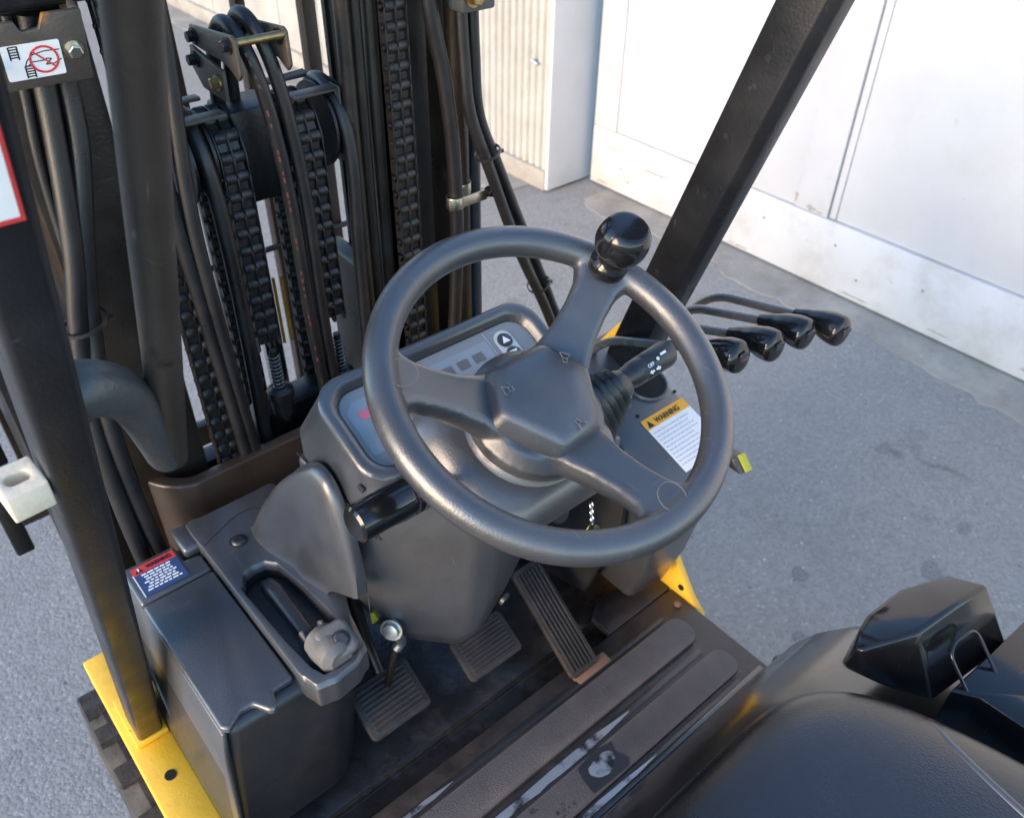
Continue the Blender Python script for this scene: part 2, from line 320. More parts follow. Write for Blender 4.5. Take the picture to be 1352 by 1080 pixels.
# ================================================================== FORKLIFT
FL = empty('forklift'); tag(FL, 'yellow forklift with charcoal dashboard, steering wheel and chain mast', 'forklift')

# ---- chassis
box('chassis', (-.368, .34, .20), (.408, .96, .50), 'yellow', FL, .01)
bm = bmesh.new()
add_span(bm, (-.43, .2, .546), (-.368, 1.06, .56)); add_span(bm, (-.43, .2, .49), (-.416, 1.06, .5455))
o = finish('side_step', bm, 'yellow', FL, .004)
lathe('bolt_hole', [(.0085, 0), (.0085, .0015)], (-.399, .787, .5595), (0, 0, 1), 'gap_black', o)
bm = bmesh.new()
add_prism(bm, [(.425, .47, .42), (.425, .485, .535), (.425, .512, .56), (.425, .60, .68), (.425, .66, .92), (.425, .70, 1.015), (.425, .745, 1.015), (.425, .79, .95), (.425, .92, .90), (.425, .92, .42)], (.014, 0, 0))
o = finish('side_plate', bm, 'yellow', FL, .003)
lathe('bolt_hole', [(.006, 0), (.006, .0015)], (.4245, .535, .570), (-1, 0, 0), 'gap_black', o)

# ---- wheels (front left shows)
def tyre(x, s):
    o = lathe('front_wheel', [(.10, -.09), (.18, -.09), (.20, -.085), (.218, -.06), (.218, .06), (.20, .085), (.18, .09), (.10, .09)], (x, .97, .228), (s, 0, 0), 'tyre', FL, 48)
    lathe('rim', [(.02, .03), (.08, .04), (.10, .06), (.11, .080), (.125, .081), (.125, .05)], (x, .97, .228), (s, 0, 0), 'yellow', o, 32)
    bm = bmesh.new(); add_box(bm, (0, 0, 0), (.082, .034, .022)); me = bpy.data.meshes.new('lug')
    bmesh.ops.bevel(bm, geom=bm.edges[:], offset=.004, segments=1, affect='EDGES'); bm.to_mesh(me); bm.free(); me.materials.append(MATS['tyre'])
    for k in range(34):
        a = k*2*math.pi/34; l = bpy.data.objects.new('lug', me); C.objects.link(l); l.parent = o
        l.location = (x+(.045 if k % 2 else -.045), (.97+.224*math.cos(a)), .228+.224*math.sin(a)); l.rotation_euler = (a-math.pi/2, 0, 0)
tyre(-.378, -1); tyre(.378, 1)

# ---- overhead guard pillars
def pil(z): return .835-.334*(z-.55)
def pilL(z): return .861-.385*(z-.56)
def xL(z): return -.3955+.0158*(z-.56)
def pillar(s):
    rings = []
    for z in (.561, 2.25):
        if s > 0:
            sec = [(-.019, -.020), (-.007, -.032), (.019, -.032), (.019, .034), (-.019, .034)]   # x towards outside, y rear is negative
            rings.append([(.395+u, pil(z)+v, z) for u, v in sec])
        else:
            rings.append([(xL(z)+u, pilL(z)+v, z) for u, v in ((.0195, .005), (.0145, 0), (-.015, 0), (-.018, .004), (-.018, .055), (.0195, .055))])
    bm = bmesh.new(); add_loft(bm, rings); return finish('guard_pillar', bm, 'pillar_paint', FL, .0025, 3)
PL = pillar(-1); PR = pillar(1)
PL['label'] = 'black front pillar of the overhead guard beside the parking brake console'; PR['label'] = 'black front pillar of the overhead guard against the white door'
box('pillar_foot', (-.4195, .853, .5605), (-.372, .95, .572), 'yellow', FL, .002)
bm = bmesh.new()
for z in (.98, 1.13, 1.17, 1.30, 1.38, 1.475):
    add_lathe(bm, [(.0042, 0), (.0042, .0006)], (.3758, pil(z)+.012+random.uniform(-.012, .012), z), (-1, 0, 0), 12)
o = finish('bolt_hole', bm, 'gap_black', PR)
box('guard_crossbar', (-.414, pil(2.25)-.04, 2.252), (.414, pil(2.25)+.05, 2.30), 'pillar_paint', FL, .004)
# warning plate on the left pillar's rear face
pr = Frame((xL(1.57)-.002, pilL(1.57)-.0022, 1.57), (1, 0, 0), (.0158, -.385, 1))
o = flat('warning_plate', pr, rect(-.06, -.030, .0125, .16), 'sticker_red', PL, .0015); flat('plate_face', pr, rect(-.057, -.026, .0100, .16), 'sticker_white', o, .0004, .0017)
flat('pictogram', pr, [(-.05, -.012), (-.009, -.010), (-.007, -.005), (-.02, .010)], 'print_black', o, .0002, .0023)
flat('pictogram', pr, rect(-.05, .028, -.004, .0288), 'print_black', o, .0002, .0023)
# cream strap block outside the left pillar
zb = 1.300; fb = Frame((-.4195, pilL(zb)+.020, zb), (1, .08, .0), (0, 1, .1)); bm = bmesh.new(); hx, hy = .0155, .018
outer = rrect(hx, hy, .0018, 4); inner = rrect(hx*.62, hy*.36, hy*.32, 4)
add_loft(bm, [[fb.p(u, v, w) for u, v in ring] for ring, w in ((outer, -.026), (outer, 0), (inner, 0), (inner, -.02))]); finish('strap_block', bm, 'cream_block', FL, .0008, 2)

# ---- grab bar
gb = [(-.372, .545, 1.345), (-.335, .575, 1.325), (-.312, .645, 1.245), (-.290, .690, 1.185), (-.29, .666, 1.235), (-.29, .544, 1.487), (-.29, .40, 1.79), (-.31, .36, 1.86), (-.38, .36, 1.86)]
o = tube('grab_bar', fillet([(-.29, .679, 1.190), (-.29, .544, 1.487), (-.29, .40, 1.79), (-.385, .385, 1.84)], .03), .0155, 'tube_paint', FL, 24)
bm = bmesh.new(); pth = catmull([(-.372, .602, 1.346), (-.350, .604, 1.346), (-.322, .622, 1.312), (-.303, .660, 1.238), (-.290, .687, 1.175)], 8)
add_tube(bm, pth, [.0265-.0085*min(1, i/22) if i < len(pth)-3 else (.0165, .0125, .006)[i-len(pth)+3] for i in range(len(pth))], 20); finish('grab_bar_bracket', bm, 'casting', o, ang=50)

# ---- front bulkhead plate curving in front of the mast
path = catmull([(-.30, 1.19, .9), (-.284, 1.11, .9), (-.272, 1.04, .9), (-.250, .985, .9), (-.216, .955, .9), (-.17, .951, .9), (0, .951, .9), (.30, .951, .9)], 6)
bm = bmesh.new(); n = len(path); rings = []
for i, p in enumerate(path):
    t = (path[min(i+1, n-1)]-path[max(0, i-1)]).normalized(); nn = Vector((-t.y, t.x, 0))*.021
    rings.append([p, p+nn, p+nn-Vector((0, 0, .30)), p-Vector((0, 0, .30))])
add_loft(bm, rings); finish('bulkhead_plate', bm, 'brown_steel', FL, .004, 3, bang=50)

# ---- mast
MAST = []
def channel(s, x0, x1, y0, y1, t, z0, z1, m):
    a, b = s*x0, s*x1      # x0 = web side (outer), x1 = open side
    w = s*(x0-t)
    pts = [(a, y0, z0), (b, y0, z0), (b, y0+t, z0), (w, y0+t, z0), (w, y1-t, z0), (b, y1-t, z0), (b, y1, z0), (a, y1, z0)]
    return prism('mast_channel', pts, (0, 0, z1-z0), m, FL, .002)
channel(-1, .375, .300, 1.06, 1.20, .016, .25, 2.3, 'mast_black'); channel(1, .335, .268, 1.03, 1.20, .016, .25, 2.3, 'mast_steel')
channel(-1, .270, .170, 1.00, 1.145, .016, .30, 2.3, 'mast_steel'); channel(1, .262, .216, 1.00, 1.145, .016, .30, 2.3, 'mast_black')
channel(1, .207, .19, 1.06, 1.15, .010, .30, 2.3, 'mast_black')
box('mast_crossmember', (-.24, 1.10, .60), (.24, 1.14, .80), 'mast_black', FL, .004)  # dark plate added to fill the darkness low behind the chains
box('mast_crossmember', (-.33, 1.202, 1.72), (.33, 1.23, 1.85), 'mast_black', FL, .004)
box('carriage_plate', (-.32, 1.24, .30), (.36, 1.28, .62), 'mast_black', FL, .004)
# mast side box on the right, rounded cover
prism('stop_block', [(.150, 1.07, .78), (.205, 1.07, .78), (.205, 1.07, 1.045), (.175, 1.07, 1.085), (.152, 1.07, 1.075)], (0, .09, 0), 'mast_steel', FL, .006)
# load backrest
br = box('load_backrest', (-.42, 1.44, .55), (.50, 1.465, .60), 'mast_steel', FL, .003)
for x, w in ((-.36, .02), (-.21, .02), (-.06, .02), (.072, .018), (.20, .018), (.325, .026), (.46, .02)):
    box('upright_bar', (x-w/2, 1.435, .601), (x+w/2, 1.46, 2.2), 'mast_steel', br, .002)
tube('cross_rod', [(-.40, 1.43, .945), (.345, 1.43, .945)], .006, 'mast_black', br, 10)

# ---- lift cylinder at the mast centre
lathe('lift_cylinder', [(.032, 0), (.032, .5), (.028, .505)], (.005, 1.10, .35), (0, 0, 1), 'mast_black', FL, 24)
o = lathe('piston_rod', [(.016, 0), (.016, .40)], (.005, 1.10, .85), (0, 0, 1), 'chrome', FL, 20)
for dx in (-.009, .004): tube('reflection_strip', [(.022+dx, 1.070, .985), (.022+dx, 1.070, 1.10)], .0026, 'orange_reflection', o, 8)  # thin strips added to paint an orange reflection onto the chrome
prism('anchor_block', [(-.085, 1.03, .78), (.135, 1.03, .78), (.135, 1.03, .86), (.10, 1.03, .90), (-.05, 1.03, .90), (-.085, 1.03, .86)], (0, .055, 0), 'mast_black', FL, .006)
# ---- pulley head
ph = box('pulley_head', (-.022, 1.03, 1.24), (.048, 1.10, 1.365), 'mast_black', FL, .006)
for x in (-.033, .030):
    prism('hose_guide_plate', [(x, y, z) for y, z in ((1.072, 1.463), (.958, 1.474), (.951, 1.470), (.950, 1.432), (.958, 1.424), (.976, 1.434), (1.0, 1.438), (1.072, 1.440))], (.005, 0, 0), 'bracket_plate', ph, .0015)
    for y, z in ((.966, 1.462), (1.062, 1.452)): hexbolt('bolt', (x-.0005, y, z), (-1, 0, 0), .0065, .009, 'mast_black', ph)
prism('guide_tab', [(-.039, y, z) for y, z in ((.985, 1.430), (1.068, 1.442), (1.072, 1.415), (1.05, 1.395), (.988, 1.393))], (.005, 0, 0), 'bracket_plate', ph, .0012)
for y, z, m in ((1.055, 1.428, 'mast_black'), (1.0, 1.414, 'brass')): hexbolt('bolt', (-.0395, y, z), (-1, 0, 0), .0065, .010, m, ph)
tube('guide_pin', [(-.028, .956, 1.466), (.030, .956, 1.466)], .0048, 'brass', ph, 12)
for s, x0, x1 in ((-1, -.036, -.118), (1, .053, .118)):
    bm = bmesh.new(); add_span(bm, (x0, 1.0, 1.372), (x1, 1.022, 1.377)); add_span(bm, (x0, 1.074, 1.372), (x1, 1.09, 1.377)); add_span(bm, (x1, 1.0, 1.345), (x1+s*.004, 1.09, 1.377))
    finish('pulley_bracket', bm, 'bracket_plate', ph, .0015)
def pulley(x0, x1, rr):
    n = x1-x0; return lathe('pulley', [(.012, 0), (rr, 0), (rr, n*.12), (rr-.010, n*.25), (rr-.010, n*.75), (rr, n*.88), (rr, n), (.012, n)], (x0, 1.048, 1.318), (1, 0, 0), 'mast_black', FL, 40)
PY, PZ = 1.048, 1.318
pulley(-.094, -.062, .057); pulley(.104, .136, .057)
for x0, x1 in ((-.058, -.024), (.050, .084)):
    lathe('chain_sheave', [(.012, 0), (.04, 0), (.04, x1-x0), (.012, x1-x0)], (x0, PY, PZ), (1, 0, 0), 'mast_black', FL, 32)

# ---- chains
PIT = .0254
def link_mesh(rivets):
    bm = bmesh.new()
    for x0, x1 in ((-.0150, -.0012), (.0012, .0150)): add_lathe(bm, [(.0078, 0), (.0086, .0012), (.0086, x1-x0-.0012), (.0078, x1-x0)], (x0, 0, 0), (1, 0, 0), 12)
    for x in (-.0178, -.0009, .0160):
        top = [(x, .0072*math.cos(R(a)), .0072*math.sin(R(a))) for a in (0, 45, 90, 135, 180)]
        bot = [(x, .0072*math.cos(R(a)), -PIT+.0072*math.sin(R(a))) for a in (180, 225, 270, 315, 360)]
        add_prism(bm, top+bot, (.0018, 0, 0))
    add_span(bm, (-.0135, -.0030, -PIT+.004), (.0135, .0035, -.004))
    if rivets:
        for z in (0, -PIT): add_lathe(bm, [(.0034, 0), (.0028, .0022)], (-.0178, 0, z), (-1, 0, 0), 8)
    me = bpy.data.meshes.new('chain_link'); bmesh.ops.recalc_face_normals(bm, faces=bm.faces); bm.to_mesh(me); bm.free()
    me.polygons.foreach_set('use_smooth', [True]*len(me.polygons)); me.set_sharp_from_angle(angle=R(40))
    me.materials.append(MATS['chain_steel']); return me
L_OUT, L_IN = link_mesh(True), link_mesh(False)
def chain(name, pts, label=None):
    root = empty(name); root.parent = FL
    if label: root['label'] = label
    P = [Vector(p) for p in pts]; seg = []; acc = 0
    for a, b in zip(P, P[1:]): seg.append((a, b, (b-a).length))
    tot = sum(s[2] for s in seg); d = 0; k = 0
    def atd(d):
        for a, b, l in seg:
            if d <= l: return a.lerp(b, d/l)
            d -= l
        return seg[-1][1]
    while d+PIT < tot:
        a, b = atd(d), atd(d+PIT); t = (b-a).normalized()
        zax = -t; xax = Vector((1, 0, 0)); xax = (xax-zax*xax.dot(zax)).normalized(); yax = zax.cross(xax)
        o = bpy.data.objects.new('chain_link', L_OUT if k % 2 else L_IN); C.objects.link(o); o.parent = root
        o.matrix_local = Matrix(((xax.x, yax.x, zax.x, a.x), (xax.y, yax.y, zax.y, a.y), (xax.z, yax.z, zax.z, a.z), (0, 0, 0, 1)))
        d += PIT; k += 1
    return root
def over(x, ybot, zbot, rr=.047, back=1.0):
    pts = [(x, PY+rr, back)]
    for k in range(0, 13): a = R(k*15); pts.append((x, PY+rr*math.cos(a), PZ+rr*math.sin(a)))
    return pts+[(x, ybot, zbot)]
chain('lift_chain', over(-.041, 1.0, 1.035, back=.80)); chain('lift_chain', over(.067, 1.0, 1.02, back=.80))
chain('lift_chain', [(-.145, .99, 1.60), (-.140, .985, .78)]); chain('lift_chain', [(.200, .985, 1.62), (.205, .985, .84)])
for x, zt in ((-.038, 1.035), (.068, 1.02)):
    o = lathe('chain_anchor', [(.0055, 0), (.0055, .10)], (x, 1.0, zt-.105), (0, 0, 1), 'mast_steel', FL, 12)
    sp = [(x+.0085*math.cos(t*.5), 1.0+.0085*math.sin(t*.5), zt-.072+t*.00053) for t in range(0, 113)]
    tube('spring', sp, .0013, 'lever_steel', o, 6)
    lathe('spring_seat', [(.020, 0), (.020, .012), (.012, .018)], (x, 1.0, zt-.088), (0, 0, 1), 'mast_black', o, 20)
    lathe('lug_body', [(.016, 0), (.017, .03)], (x, 1.0, zt-.12), (0, 0, 1), 'mast_black', o, 16)
    hexbolt('nut', (x, 1.0, zt-.121), (0, 0, -1), .008, .014, 'zinc', o)

# ---- hoses on the mast
def hose(pts, rad, m='hose', n=14, name='hydraulic_hose'): return tube(name, catmull(pts, 8), rad, m, FL, n)
def tie(c, rad, axis, parent=FL):
    bm = bmesh.new(); a = Vector(axis).normalized(); add_lathe(bm, [(rad*.98, -.0022), (rad*1.06, -.0022), (rad*1.06, .0022), (rad*.98, .0022), (rad*.98, -.0022)], c, a, 20, False)
    u = Vector((1, -.3, 0)).normalized(); add_box(bm, Vector(c)+u*rad*1.12, (.006, .006, .005)); return finish('cable_tie', bm, 'plastic_dark', parent)
o = hose([(-.012, 1.09, 1.25), (-.012, 1.075, 1.40), (-.012, 1.03, 1.470), (-.008, .982, 1.452), (.004, .970, 1.38), (.016, .975, 1.25), (.020, .98, 1.08), (.028, .985, .93), (.034, .99, .80)], .0088)
def hose_print(pts, rad, parent, d0, d1):
    P = catmull(pts, 14); bm = bmesh.new(); rb = random.Random(4); eye = Vector((-.445, 0, 1.75)); acc = 0; nxt = d0
    for a, b in zip(P, P[1:]):
        acc += (b-a).length
        if d0 < acc < d1 and acc > nxt:
            t = (b-a).normalized(); v = (eye-a); v = (v-t*v.dot(t)).normalized(); w = t.cross(v); l = rb.uniform(.004, .008); c = a+v*(rad+.0002)+w*.002
            add_prism(bm, [c-t*l/2-w*.0011, c+t*l/2-w*.0011, c+t*l/2+w*.0011, c-t*l/2+w*.0011], v*.0003); nxt = acc+l+rb.choice((.003, .004, .03))
    o_ = finish('hose_print', bm, 'print_red', parent); o_['kind'] = 'stuff'; return o_
hose_print([(-.012, 1.09, 1.25), (-.012, 1.075, 1.40), (-.012, 1.03, 1.470), (-.008, .982, 1.452), (.004, .970, 1.38), (.016, .975, 1.25), (.020, .98, 1.08), (.028, .985, .93), (.034, .99, .80)], .0088, o, .30, .80)
hose([(.010, 1.09, 1.25), (.010, 1.075, 1.40), (.011, 1.03, 1.476), (.014, .982, 1.458), (.026, .970, 1.38), (.038, .975, 1.25), (.040, .98, 1.08), (.046, .985, .93), (.05, .99, .80)], .0088)
hose([(-.078, 1.10, 1.20), (-.078, 1.092, 1.34), (-.078, 1.05, 1.375), (-.078, 1.005, 1.345), (-.075, .99, 1.28), (-.074, .988, 1.14), (-.078, .99, .93), (-.08, 1.0, .75)], .0105)
hose([(.120, 1.10, 1.20), (.120, 1.092, 1.34), (.120, 1.05, 1.375), (.120, 1.005, 1.345), (.122, .99, 1.28), (.117, .99, 1.14), (.112, .99, .95), (.105, 1.0, .75)], .0095)
hose([(-.100, .965, 1.62), (-.104, .965, 1.474), (-.118, .965, 1.315), (-.119, .965, 1.181), (-.108, .97, .905), (-.10, .975, .75)], .0095)
hose([(-.128, .97, 1.62), (-.132, .97, 1.45), (-.138, .97, 1.30), (-.132, .97, 1.16), (-.122, .97, .93), (-.118, .975, .75)], .0095)
for x, y, r_c in ((.122, 1.0, .010), (.143, 1.005, .0085), (.168, 1.01, .010)):
    lathe('lift_tube', [(r_c, 0), (r_c, 1.6)], (x+.004, y, .70), (.012, 0, 1), 'mast_steel', FL, 18)
hose([(-.222, .985, 1.52), (-.228, .985, 1.456), (-.238, .98, 1.387), (-.258, .97, 1.277), (-.280, .97, 1.185), (-.300, .965, 1.08), (-.308, .95, .93), (-.306, .94, .78)], .0115)
hose([(-.200, .985, 1.52), (-.206, .985, 1.452), (-.216, .98, 1.382), (-.244, .975, 1.274), (-.262, .975, 1.19), (-.283, .96, 1.08), (-.288, .95, .95), (-.281, .94, .78)], .0115)
hose([(-.240, .995, 1.52), (-.246, .995, 1.45), (-.256, .995, 1.36), (-.262, .99, 1.20)], .006)
tie((-.270, .973, 1.187), .026, (-.2, 0, 1))
# right hand hoses
o = hose([(.230, .965, 1.62), (.242, .962, 1.47), (.260, .96, 1.371), (.272, .96, 1.262), (.278, .965, 1.12), (.270, .97, .95), (.262, .98, .80)], .0105)
lathe('outer_tube', [(.016, 0), (.016, 1.5)], (.312, 1.0, .80), (0, 0, 1), 'mast_steel', FL, 20)
lathe('outer_tube', [(.009, 0), (.009, 1.5)], (.343, 1.0, .80), (0, 0, 1), 'casting', FL, 16)
bm = bmesh.new(); add_box(bm, (.292, .953, 1.185), (.072, .003, .016)); add_lathe(bm, [(.0115, -.009), (.0135, -.009), (.0135, .009), (.0115, .009), (.0115, -.009)], (.274, .962, 1.185), (0, 0, 1), 24, False)
add_lathe(bm, [(.0165, -.009), (.0185, -.009), (.0185, .009), (.0165, .009), (.0165, -.009)], (.312, 1.0, 1.185), (0, 0, 1), 24, False)
cl = finish('hose_clamp', bm, 'zinc', FL, .0006); hexbolt('bolt', (.332, .955, 1.188), (0, -1, 0), .006, .012, 'mast_black', cl)
hose([(.284, .95, 1.46), (.286, .948, 1.40), (.293, .945, 1.318), (.323, .94, 1.232), (.374, .93, 1.088), (.436, .92, .947), (.475, .92, .84), (.50, .93, .70)], .0088)
hose([(.303, .95, 1.46), (.305, .95, 1.40), (.312, .95, 1.313), (.345, .945, 1.226), (.400, .94, 1.093), (.455, .935, .96), (.495, .93, .85), (.52, .94, .70)], .0088)
tie((.322, .943, 1.255), .0195, (.35, 0, -1)); tie((.425, .932, 1.0), .0195, (.42, 0, -1))
bm = bmesh.new(); add_span(bm, (.272, .93, 1.455), (.327, .975, 1.50)); jb = finish('hose_junction', bm, 'casting', FL, .004)
hexbolt('fitting', (.288, .929, 1.475), (0, -1, 0), .009, .014, 'brass', jb)

# ---- rusty bracket plate with hand pictogram
pf = Frame((-.233, .948, 1.490), (.98, -.06, 0), (.09, -.22, .95))
bm = bmesh.new(); pts = [(-.062, -.030), (.045, -.030), (.047, .040), (.012, .040), (.006, .027), (-.010, .026), (-.014, .036), (-.026, .036), (-.032, .024), (-.062, .028)]
add_prism(bm, [pf.p(u, v) for u, v in pts], pf.z*-.006); add_prism(bm, [pf.p(u, v, -.0062) for u, v in rect(.040, -.0295, .046, .041)], pf.z*-.05)
bp = finish('bracket_plate', bm, 'bracket_plate', FL, .0012); bp['label'] = 'rust stained bracket plate with no-hands sticker on the mast'
st = flat('sticker', pf, [(u-.006, v-.002) for u, v in rrect(.0265, .0175, .002, 3)], 'sticker_white', bp, .0004, .0004)
bm = bmesh.new()
for k in range(20):
    a, b = k*2*math.pi/20, (k+1)*2*math.pi/20
    q = [pf.p(.0035+rr*math.cos(t)*.98, -.002+rr*math.sin(t), .001) for t, rr in ((a, .0118), (b, .0118), (b, .0140), (a, .0140))]
    add_prism(bm, q, pf.z*.0002)
add_prism(bm, [pf.p(.0035+.0118*math.cos(t), -.002+.0118*math.sin(t), .001) for t in (R(139), R(131), R(-41), R(-49))], pf.z*.0002)
finish('prohibition_ring', bm, 'sticker_red', st)
bm = bmesh.new()
for u0, sg in ((-.0255, 1), (-.0150, -1)):
    for du in (0, .0075): add_prism(bm, [pf.p(a, b, .0009) for a, b in rect(u0+du-.0007, .001 if sg > 0 else -.0185, u0+du+.0007, .0145 if sg > 0 else -.006)], pf.z*.0001)
    for k in range(5):
        v = (.003+k*.0026) if sg > 0 else (-.0175+k*.0026); add_prism(bm, [pf.p(a, b, .0009) for a, b in rect(u0+.0007, v, u0+.0068, v+.0013)], pf.z*.0001)
hand = [(.019, .0055), (.005, .006), (-.006, .004), (-.012, -.001), (-.0145, -.006), (-.012, -.0065), (-.008, -.003), (.004, -.003), (.006, -.0015), (.010, -.0025), (.004, -.0075), (.012, -.0075), (.019, -.004)]
for (a, b), (c, d) in zip(hand, hand[1:]):
    t = Vector((c-a, d-b)).normalized(); nn = Vector((-t.y, t.x))*.00055
    add_prism(bm, [pf.p(a+nn.x, b+nn.y, .0008), pf.p(c+nn.x, d+nn.y, .0008), pf.p(c-nn.x, d-nn.y, .0008), pf.p(a-nn.x, b-nn.y, .0008)], pf.z*.0001)
finish('hand_pictogram', bm, 'print_black', st)
for u in (.032, -.052): hexbolt('bolt', pf.p(u, .003), pf.z, .0065, .009, 'zinc', bp)
box('hose_cover', (-.36, .955, 1.530), (-.165, .995, 1.74), 'mast_black', FL, .006)

# ---- left headlight bracket seen past the pillar
bm = bmesh.new(); add_span(bm, (-.47, 1.30, .80), (-.39, 1.36, .86)); add_span(bm, (-.44, 1.31, .60), (-.41, 1.34, .80)); lb = finish('lamp_bracket', bm, 'mast_black', FL, .004)
tube('lamp_stay', [(-.445, 1.29, .86), (-.445, 1.24, 1.12)], .009, 'mast_black', lb, 10)

# ---- left console
con = empty('brake_console'); con.parent = FL
bm = bmesh.new()
add_loft(bm, [[(-.372, .615, .562), (-.215, .615, .562), (-.165, .66, .562), (-.165, .90, .562), (-.372, .90, .562)],
              [(-.352, .606, .78), (-.195, .600, .78), (-.150, .64, .78), (-.150, .91, .78), (-.352, .91, .78)],
              [(-.343, .606, .846), (-.195, .596, .846), (-.150, .63, .846), (-.150, .915, .846), (-.343, .915, .846)]])
finish('console_body', bm, 'plastic_dark', con, .018, 4)
# side skirt (brown lit left flank)
prism('side_skirt', [(-.3705, .905, .563), (-.3705, .60, .563), (-.3550, .598, .80), (-.3465, .604, .848), (-.3465, .905, .848)], (.006, 0, 0), 'plastic', con, .002)
bm = bmesh.new(); add_prism(bm, [(-.346, .606, .8475), (-.338, .598, .8475), (-.318, .612, .8475), (-.303, .611, .8475), (-.292, .590, .8475), (-.283, .588, .8475), (-.276, .612, .8475), (-.2495, .612, .8475), (-.2495, .74, .8475), (-.2500, .828, .8475), (-.346, .828, .8475)], (0, 0, .012))
ld = finish('storage_lid', bm, 'plastic', con, .0068, 4)
lp = prism('label_panel', [(-.346, .831, .8475), (-.2500, .831, .8475), (-.2500, .868, .8475), (-.272, .870, .8475), (-.272, .905, .8475), (-.346, .905, .8475)], (0, 0, .011), 'plastic', con, .005, 3)
prism('hinge_cover', [(-.268, .872, .85), (-.240, .872, .85), (-.240, .925, .85), (-.268, .925, .85)], (0, 0, .020), 'plastic', con, .006, 3)
# top cover with lever slot
outl = [(-.247, .918), (-.247, .74), (-.246, .60), (-.238, .572), (-.215, .566), (-.185, .570), (-.163, .583), (-.150, .64), (-.118, .72), (-.105, .76), (-.105, .82), (-.105, .90), (-.115, .918), (-.18, .918)]
hole = [(-.222, .778), (-.2335, .755), (-.230, .65), (-.226, .60), (-.220, .582), (-.205, .579), (-.190, .580), (-.181, .59), (-.177, .62), (-.175, .655), (-.180, .72), (-.186, .765), (-.196, .779), (-.21, .781)]
bm = bmesh.new(); zt = .874
def shrink(ring, c, k): return [((x-c[0])*k+c[0], (y-c[1])*k+c[1]) for x, y in ring]
hc = (-.204, .68); hole = smooth_ring(subdiv([((x-hc[0])*1.16+hc[0], y+.002) for x, y in hole]), 2); outl = smooth_ring(subdiv(outl), 2)
rings = [[(x, y, .835) for x, y in outl], [(x, y, zt-.006) for x, y in outl], [(x, y, zt) for x, y in shrink(outl, (-.18, .74), .975)], [(x, y, zt+.001) for x, y in shrink(hole, hc, 1.035)], [(x, y, zt-.004) for x, y in hole], [(x, y, zt-.012) for x, y in shrink(hole, hc, .985)]]
add_loft(bm, rings, False, False); tcov = finish('top_cover', bm, 'plastic', con, .002, 2, ang=35)
bm = bmesh.new(); add_loft(bm, [[(x, y, zt-.011) for x, y in shrink(hole, hc, .992)], [(x, y, zt-.05) for x, y in shrink(hole, hc, .985)], [(x, y, zt-.08) for x, y in shrink(hole, hc, .9)]], False, True); finish('slot_liner', bm, 'gap_black', con)
sl = [(-.2435, .86), (-.18, .885), (-.15, .872), (-.135, .83), (-.128, .78), (-.120, .755), (-.108, .75)]
bm = bmesh.new(); add_tube(bm, catmull([(x, y, zt-.0006) for x, y in sl], 6), .0014, 6); finish('cover_seam', bm, 'gap_black', con)
bm = bmesh.new(); add_lathe(bm, [(.0125, -.003), (.0125, .0008), (.0095, .0010), (.0085, .003), (.0055, .0046), (.003, .0042)], (-.204, .838, zt+.0005), (0, 0, 1), 24); finish('screw_cap', bm, 'plastic_dark', con)
# warning label on the console
lf = Frame((-.306, .8665, .8590), (1, 0, 0), (0, 1, 0)); wl = flat('warning_label', lf, rect(-.029, -.027, .029, .029), 'sticker_blue', lp, .0004)
flat('label_edge', lf, rect(-.0305, -.027, -.0292, .018), 'sticker_white', wl, .0003)
flat('label_header', lf, rect(-.0292, .0155, .0292, .0295), 'sticker_red', wl, .0003, .0003)
flat('warning_triangle', lf, [(-.0255, .0175), (-.0155, .0175), (-.0205, .0275)], 'print_black', wl, .0002, .0008); flat('warning_triangle', lf, [(-.0213, .0195), (-.0197, .0195), (-.0193, .0255), (-.0217, .0255)], 'print_white', wl, .0002, .0011)
text('warning_text', 'WARNING', .0098, lf, .007, .0222, 'print_black', wl, .0009, .72, .0003)
rl = random.Random(11)
def dashes(name, fr, x0, x1, ytop, step, rows, hgt, m, parent, w, center=True, fill=.9):
    bm = bmesh.new()
    for i in range(rows):
        y = ytop-i*step; L = (x1-x0)*rl.uniform(.72, 1)*fill; x = (x0+x1)/2-L/2 if center else x0; e = x+L
        while x < e-.001:
            l = rl.uniform(.0035, .0085); l = min(l, e-x); add_prism(bm, [fr.p(a, b, w) for a, b in rect(x, y-hgt/2, x+l, y+hgt/2)], fr.z*.0001); x += l+.0016
    return finish(name, bm, m, parent)
dashes('label_text', lf, -.027, .027, .0115, .0050, 7, .0026, 'print_white', wl, .0006)
# parking brake lever in the slot
pb = empty('parking_brake_lever'); pb.parent = FL
bm = bmesh.new(); add_prism(bm, [(-.214, y, z) for y, z in ((.77, .86), (.74, .872), (.66, .862), (.63, .835), (.60, .80), (.66, .79), (.76, .80))], (.020, 0, 0)); finish('lever_shroud', bm, 'plastic_dark', pb, .006, 3)
bm = bmesh.new(); add_prism(bm, [(-.216, y, z) for y, z in ((.655, .872), (.648, .880), (.640, .872), (.632, .884), (.626, .874), (.618, .886), (.590, .880), (.582, .845), (.60, .83), (.66, .845))], (.004, 0, 0))
add_prism(bm, [(-.190, y, z) for y, z in ((.655, .872), (.646, .882), (.638, .874), (.630, .890), (.600, .888), (.590, .845), (.60, .83), (.66, .845))], (.004, 0, 0))
add_tube(bm, [(-.214, .645, .868), (-.188, .645, .868)], .004, 8); finish('ratchet_plate', bm, 'lever_grey', pb, .001)
o = lathe('lever_grip', [(.016, 0), (.0225, .004), (.0245, .02), (.023, .045), (.014, .052)], (-.2005, .633, .872), (.05, -1, .12), 'lever_grey', pb, 24)
